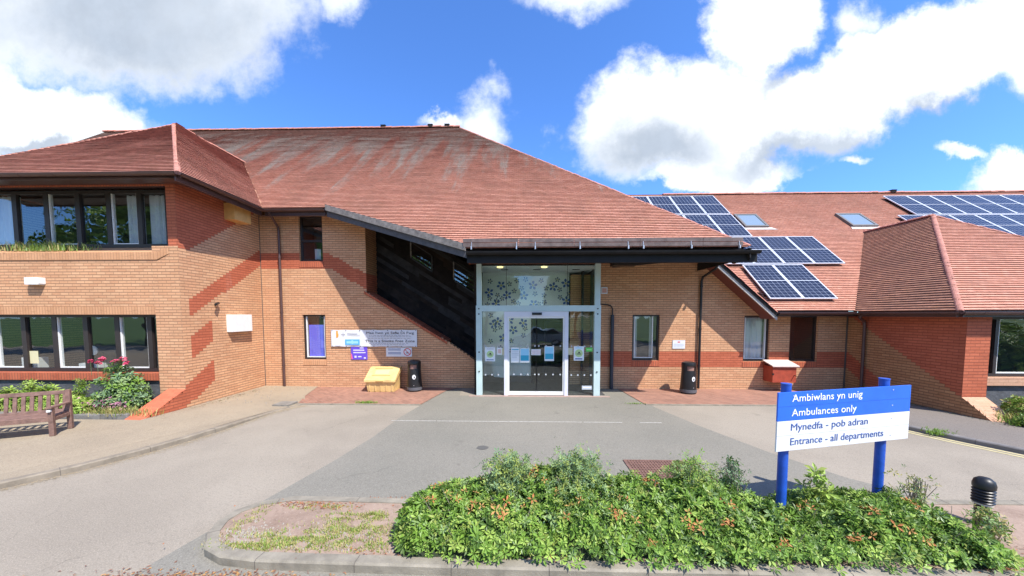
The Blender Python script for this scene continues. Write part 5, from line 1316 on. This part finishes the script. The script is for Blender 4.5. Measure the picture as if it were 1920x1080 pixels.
def reds(o,rr):
    pts=[]; fl_=[]
    for (x,z) in ((-10.55,1.36),(-10.42,1.30),(-10.22,1.38),(-9.98,1.34),(-9.85,1.38),(-9.78,1.30),(-10.1,.98),(-10.0,.9)):
        y=8.25+rr.uniform(-.1,.12)
        for k in range(4): fl_.append((V((x+rr.gauss(0,.03),y+rr.gauss(0,.02),z+rr.gauss(0,.02))),V((rr.uniform(-.5,.5),-.5,1)),1.0))
    leafmass('red_flowers',fl_,.055,[LF_R],[1],o,seed=90,whorl=6,wr=.9)
    m=MB()
    for p,_,_ in fl_[::4]: m.tube((p.x,p.y,p.z-.35),tuple(p),.004,n=5)
    build('flower_stalks',m,LF_G,o)
bush('flowering_bush',-9.95,8.28,.14,.55,.38,1.05,900,'grey green bush with red flowers beside the brick pier of the left wing',[LF_G,LF_P,LF_M],[4,2,2],.10,seed=91,extra=reds)
def pinks(o,rr):
    f=[(V((-9.9+rr.gauss(0,.22),7.98+rr.uniform(-.12,.1),.33+rr.gauss(0,.07))),V((0,-.4,1)),rr.uniform(.6,1.1)) for k in range(150)]
    leafmass('pink_flowers',f,.04,[LF_K],[1],o,seed=93,whorl=5,wr=.7)
bush('pink_flowering_plant',-9.9,8.05,.12,.35,.16,.26,240,'low plant covered in small pink flowers below the red flowered bush',[LF_G,LF_M],[2,2],.05,seed=94,extra=pinks,cat='plant')
k=0
for cx,cy,rx,h,lb in ((-14.2,8.25,.8,.50,'leafy green plant at the far left of the flower bed'),(-12.9,8.2,.75,.42,'yellow green plant behind the left part of the bench'),(-11.9,8.25,.6,.46,'bright green plant behind the bench backrest'),(-11.15,8.1,.5,.38,'low green plant just right of the bench end'),(-10.7,8.05,.4,.3,'small yellow green plant left of the flowering bush')):
    bush('bed_plant',cx,cy,.13,rx,.32,h,520,lb,[LF_B,LF_Y,LF_M],[4,3,2],.09,seed=100+k,cat='plant',group='green plants in the flower bed'); k+=1
shrublet('young_shrub',-11.05,8.35,.95,.2,70,'thin upright shrub against the dark plinth behind the bench',[LF_M,LF_Y],[2,1],.07,tw=8,seed=111,z0=.14)
shrublet('young_shrub',-12.5,8.4,.86,.25,90,'upright leafy shrub below the middle of the ground floor window',[LF_B,LF_Y],[2,1],.08,tw=9,seed=112,z0=.14)
bush('bed_plant',11.08,7.68,.1,.34,.22,.24,420,'dark green creeping plant at the toe of the right brick pier',[LF_D,LF_M,LF_Y],[3,2,1],.07,seed=120,cat='plant')
bush('bed_plant',11.75,8.35,.1,.4,.25,.4,420,'mid green plant under the right wing window',[LF_M,LF_Y,GR_Y],[2,2,1],.08,seed=121,cat='plant')
bush('maroon_shrub',11.62,7.85,.1,.22,.22,.95,320,'dark maroon leaved shrub at the right edge of the view',[LF_X],[1],.07,seed=122)
# weeds along walls
litter(-8.55,9.2,.08,1.2,420,.06,130,mats=(LITTER,LF_D,SOIL)); litter(10.55,9.5,.06,.8,300,.08,131,mats=(LF_D,SOIL))
# ------------------------------------------------------------------ across the road (seen only as reflections)
def tree(x,y,h,r,seed,label):
    rr=random.Random(seed); o=thing('broadleaf_tree',label,'tree',(x,y,0),'trees across the road from the building')
    m=MB(); m.tube((x,y,0),(x+.2,y,h*.45),.25,.16,n=10)
    for k in range(7):
        t=rr.uniform(0,6.28); m.tube((x+.1,y,h*rr.uniform(.3,.45)),(x+r*.6*math.cos(t),y+r*.6*math.sin(t),h*rr.uniform(.6,.85)),.09,.03,n=6)
    build('trunk',m,BARK,o); pts=[]
    cl=[(V((x+rr.uniform(-.7,.7)*r,y+rr.uniform(-.7,.7)*r,h*rr.uniform(.45,.9))),r*rr.uniform(.3,.55)) for _ in range(14)]
    for c,cr in cl:
        for k in range(150):
            d=V((rr.gauss(0,1),rr.gauss(0,1),rr.gauss(0,1))).normalized(); pts.append((c+d*cr*rr.uniform(.6,1.05),d,rr.uniform(.7,1.3)))
    leafmass('crown',pts,.42,[LF_D,LF_M,LF_B],[4,3,1],o,seed=seed,whorl=4,wr=.6)
for i,(x,y,h,r,lb) in enumerate(((-30,-9,13,5,'tall tree across the road at the far left end of the row'),(-24,-20,14,5.5,'very tall tree standing behind the leftmost trees'),(-22,-13,8,4,'broad tree across the road, leftmost of the row'),(-13,-16,9,4,'tall tree across the road, second from the left'),(-4,-18,7.5,3.5,'rounded tree across the road, middle of the row'),(6,-17,7,3.3,'small tree across the road, second from the right'),(17,-9,7,4,'broad tree across the road, rightmost of the row'))): tree(x,y,h,r,200+i,lb)
for i,(x,y,h_,lb) in enumerate(((19.5,3.2,1.5,'large garden shrub beyond the right edge, nearest the building'),(22.5,.5,2.2,'large garden shrub beyond the right edge, middle one'),(25.5,-2.5,2.6,'large garden shrub beyond the right edge, farthest one'))):
    bush('garden_shrub',x,y,0,2.2,1.6,h_,1500,lb,[LF_B,LF_M,LF_Y,LF_D],[3,3,1,2],.22,seed=140+i,group='garden shrubs to the right')
m=MB(); m.face([(-300,-300,.02),(300,-300,.02),(300,-9,.02),(-300,-9,.02)]); struct('lawn',m,simple('lawn_green',(.07,.13,.025),.9,var=.3,scale=.5))
grass('grass',19,-3,9,4,1,.2,.02,[GR_G],[1],300) if 0 else None
def car():
    o=thing('parked_car','pale blue hatchback parked across the road, seen in the entrance doors','car',(1.4,-6.3,0))
    m=MB(); prof=[(-2.0,.35),(-2.05,.75),(-1.9,.95),(-1.0,1.02),(-.35,1.42),(1.2,1.46),(1.85,1.05),(2.0,.95),(2.05,.4)]
    m.prism([(1.4+x,-7.1,z) for x,z in prof],(0,1.6,0)); build('body',m,simple('car_paint',(.35,.42,.5),.25),o,bevel=.04)
    m=MB(); m.prism([(1.4+x,-5.495,z) for x,z in ((-.85,1.02),(-.3,1.36),(1.15,1.40),(1.6,1.05))],(0,.01,0)); build('side_window',m,simple('car_glass',(.02,.03,.04),.05),o)
    for x in (-1.25,1.3):
        m=MB(); m.tube((1.4+x,-5.6,.32),(1.4+x,-5.45,.32),.32,n=24); w_=build('wheel',m,BLACKM,o)
        m=MB(); m.tube((1.4+x,-5.45,.32),(1.4+x,-5.44,.32),.19,n=16); build('rim',m,ALU,w_)
    m=MB(); m.box(3.3,3.46,-5.52,-5.49,.75,.95); build('tail_light',m,REDP,o)
car()
# ------------------------------------------------------------------ light, sky
sd=V((-.947,1,-1.87)).normalized()
ld=bpy.data.lights.new('sun','SUN'); ld.energy=4.2; ld.angle=R(.5); ld.color=(1,.955,.88)
lo=bpy.data.objects.new('sun',ld); C.objects.link(lo); lo.rotation_euler=sd.to_track_quat('-Z','Y').to_euler(); lo.location=(10,-10,20)
el=math.asin(-sd.z)
w=bpy.data.worlds.new('World'); sc.world=w; w.use_nodes=True; nt=w.node_tree; nt.nodes.clear()
out=N(nt,'ShaderNodeOutputWorld'); bg=N(nt,'ShaderNodeBackground'); L(nt,bg.outputs[0],out.inputs[0])
sky=N(nt,'ShaderNodeTexSky',sky_type='NISHITA'); sky.sun_disc=False; sky.sun_elevation=el; sky.sun_rotation=R(136.6); sky.air_density=1.0; sky.dust_density=.3; sky.ozone_density=2.5
bg.inputs['Strength'].default_value=.12
tc=N(nt,'ShaderNodeTexCoord'); d=tc.outputs['Generated']
sp=N(nt,'ShaderNodeSeparateXYZ'); L(nt,d,sp.inputs[0])
ay=math_(nt,'MAXIMUM',math_(nt,'ABSOLUTE',sp.outputs[1]),.02)
p_=math_(nt,'DIVIDE',sp.outputs[0],ay); q_=math_(nt,'DIVIDE',sp.outputs[2],ay)
cx=N(nt,'ShaderNodeCombineXYZ'); L(nt,p_,cx.inputs[0]); L(nt,q_,cx.inputs[1])
L(nt,math_(nt,'MULTIPLY',math_(nt,'LESS_THAN',sp.outputs[1],0),7.0),cx.inputs[2])
pq=cx.outputs[0]
wn=N(nt,'ShaderNodeTexNoise'); setin(wn,Scale=3.2,Detail=7.0,Roughness=.62); L(nt,pq,wn.inputs['Vector'])
sub=N(nt,'ShaderNodeVectorMath',operation='SUBTRACT'); L(nt,wn.outputs['Color'],sub.inputs[0]); sub.inputs[1].default_value=(.5,.5,.5)
sc_=N(nt,'ShaderNodeVectorMath',operation='SCALE'); L(nt,sub.outputs[0],sc_.inputs[0]); sc_.inputs['Scale'].default_value=.34
ad=N(nt,'ShaderNodeVectorMath',operation='ADD'); L(nt,pq,ad.inputs[0]); L(nt,sc_.outputs[0],ad.inputs[1])
flat=N(nt,'ShaderNodeVectorMath',operation='MULTIPLY'); L(nt,ad.outputs[0],flat.inputs[0]); flat.inputs[1].default_value=(1,1,0)
wp=flat.outputs[0]
def blob(x,y,a,b,rot=0,src=None):
    mp=N(nt,'ShaderNodeMapping',vector_type='TEXTURE'); L(nt,src or wp,mp.inputs['Vector'])
    mp.inputs['Location'].default_value=((x-977)/650,(590-y)/650,0); mp.inputs['Rotation'].default_value=(0,0,R(rot)); mp.inputs['Scale'].default_value=(a/650,b/650,1)
    ln=N(nt,'ShaderNodeVectorMath',operation='LENGTH'); L(nt,mp.outputs[0],ln.inputs[0])
    return math_(nt,'SUBTRACT',1.0,ln.outputs['Value'])
def mx(l):
    r=l[0]
    for x in l[1:]: r=math_(nt,'MAXIMUM',r,x)
    return r
dense=[blob(230,-10,430,215,-2),blob(30,225,300,95,-6),blob(-300,150,400,300),blob(1260,235,225,135,8),blob(1440,245,230,95,12),blob(1660,170,300,92,24),blob(1930,50,260,125,22),blob(1400,50,110,130,0),blob(1330,340,185,45,3),blob(1890,340,150,60,12),blob(2200,150,300,150)]
thin=[blob(655,15,75,60),blob(1070,10,130,55),blob(1560,180-80,55,60),blob(830,238,60,22),blob(900,238,85,64,25),blob(1550,325,45,18),blob(1750,315,40,16),blob(700,-200,300,120),blob(1200,-300,300,140)]
fn=noisev(nt,pq,5.5,9,.62); fn2=noisev(nt,pq,14,8,.65)
nz=math_(nt,'ADD',math_(nt,'MULTIPLY',math_(nt,'SUBTRACT',fn,.5),.62),math_(nt,'MULTIPLY',math_(nt,'SUBTRACT',fn2,.5),.26))
md=ramp(nt,math_(nt,'ADD',mx(dense),nz),-.02,.34); mt_=ramp(nt,math_(nt,'ADD',mx(thin),math_(nt,'MULTIPLY',nz,1.4)),.0,.75,0,.85)
front=math_(nt,'GREATER_THAN',sp.outputs[1],0)
mask=math_(nt,'MULTIPLY',math_(nt,'MAXIMUM',md,mt_),front)
bn=noisev(nt,d,2.2,8,.6); back=math_(nt,'MULTIPLY',ramp(nt,bn,.50,.62,0,.9),math_(nt,'SUBTRACT',1.0,front))
mask=math_(nt,'MAXIMUM',mask,back)
sh=mx([blob(270,40,480,200,-4),blob(1215,290,190,80,0),blob(1500,300,260,45,10),blob(1740,235,260,50,20),blob(1440,165,60,35,20),blob(60,285,120,25)])
shn=ramp(nt,math_(nt,'ADD',sh,math_(nt,'MULTIPLY',math_(nt,'SUBTRACT',fn,.5),.45)),0,.8)
big=noisev(nt,pq,2.0,5,.55,loc=(3,1,0))
cc=mixc(nt,math_(nt,'MULTIPLY',shn,ramp(nt,big,.25,.65,.75,1.0)),(6.0,6.3,6.7),(2.6,3.0,3.6))
cc=mixc(nt,ramp(nt,fn2,.35,.7,0,.18),cc,(3.9,4.5,5.4))
skc=mixc(nt,1.0,sky.outputs[0],(.62,.98,1.52),'MULTIPLY')
L(nt,mixc(nt,mask,skc,cc),bg.inputs['Color'])
# ------------------------------------------------------------------ camera
cd=bpy.data.cameras.new('camera'); cd.sensor_width=36; cd.lens=650/1920*36; cd.shift_y=88/1920; cd.clip_end=2000; cd.clip_start=.05
co=bpy.data.objects.new('camera',cd); C.objects.link(co); co.location=(0,0,2.5); co.rotation_euler=(R(90-3.35),0,R(1.5)); sc.camera=co
sc.view_settings.view_transform='Standard'; sc.view_settings.look='None'; sc.view_settings.exposure=.78; sc.view_settings.gamma=1
sc.cycles.use_denoising=True; sc.cycles.max_bounces=8; sc.cycles.transparent_max_bounces=12
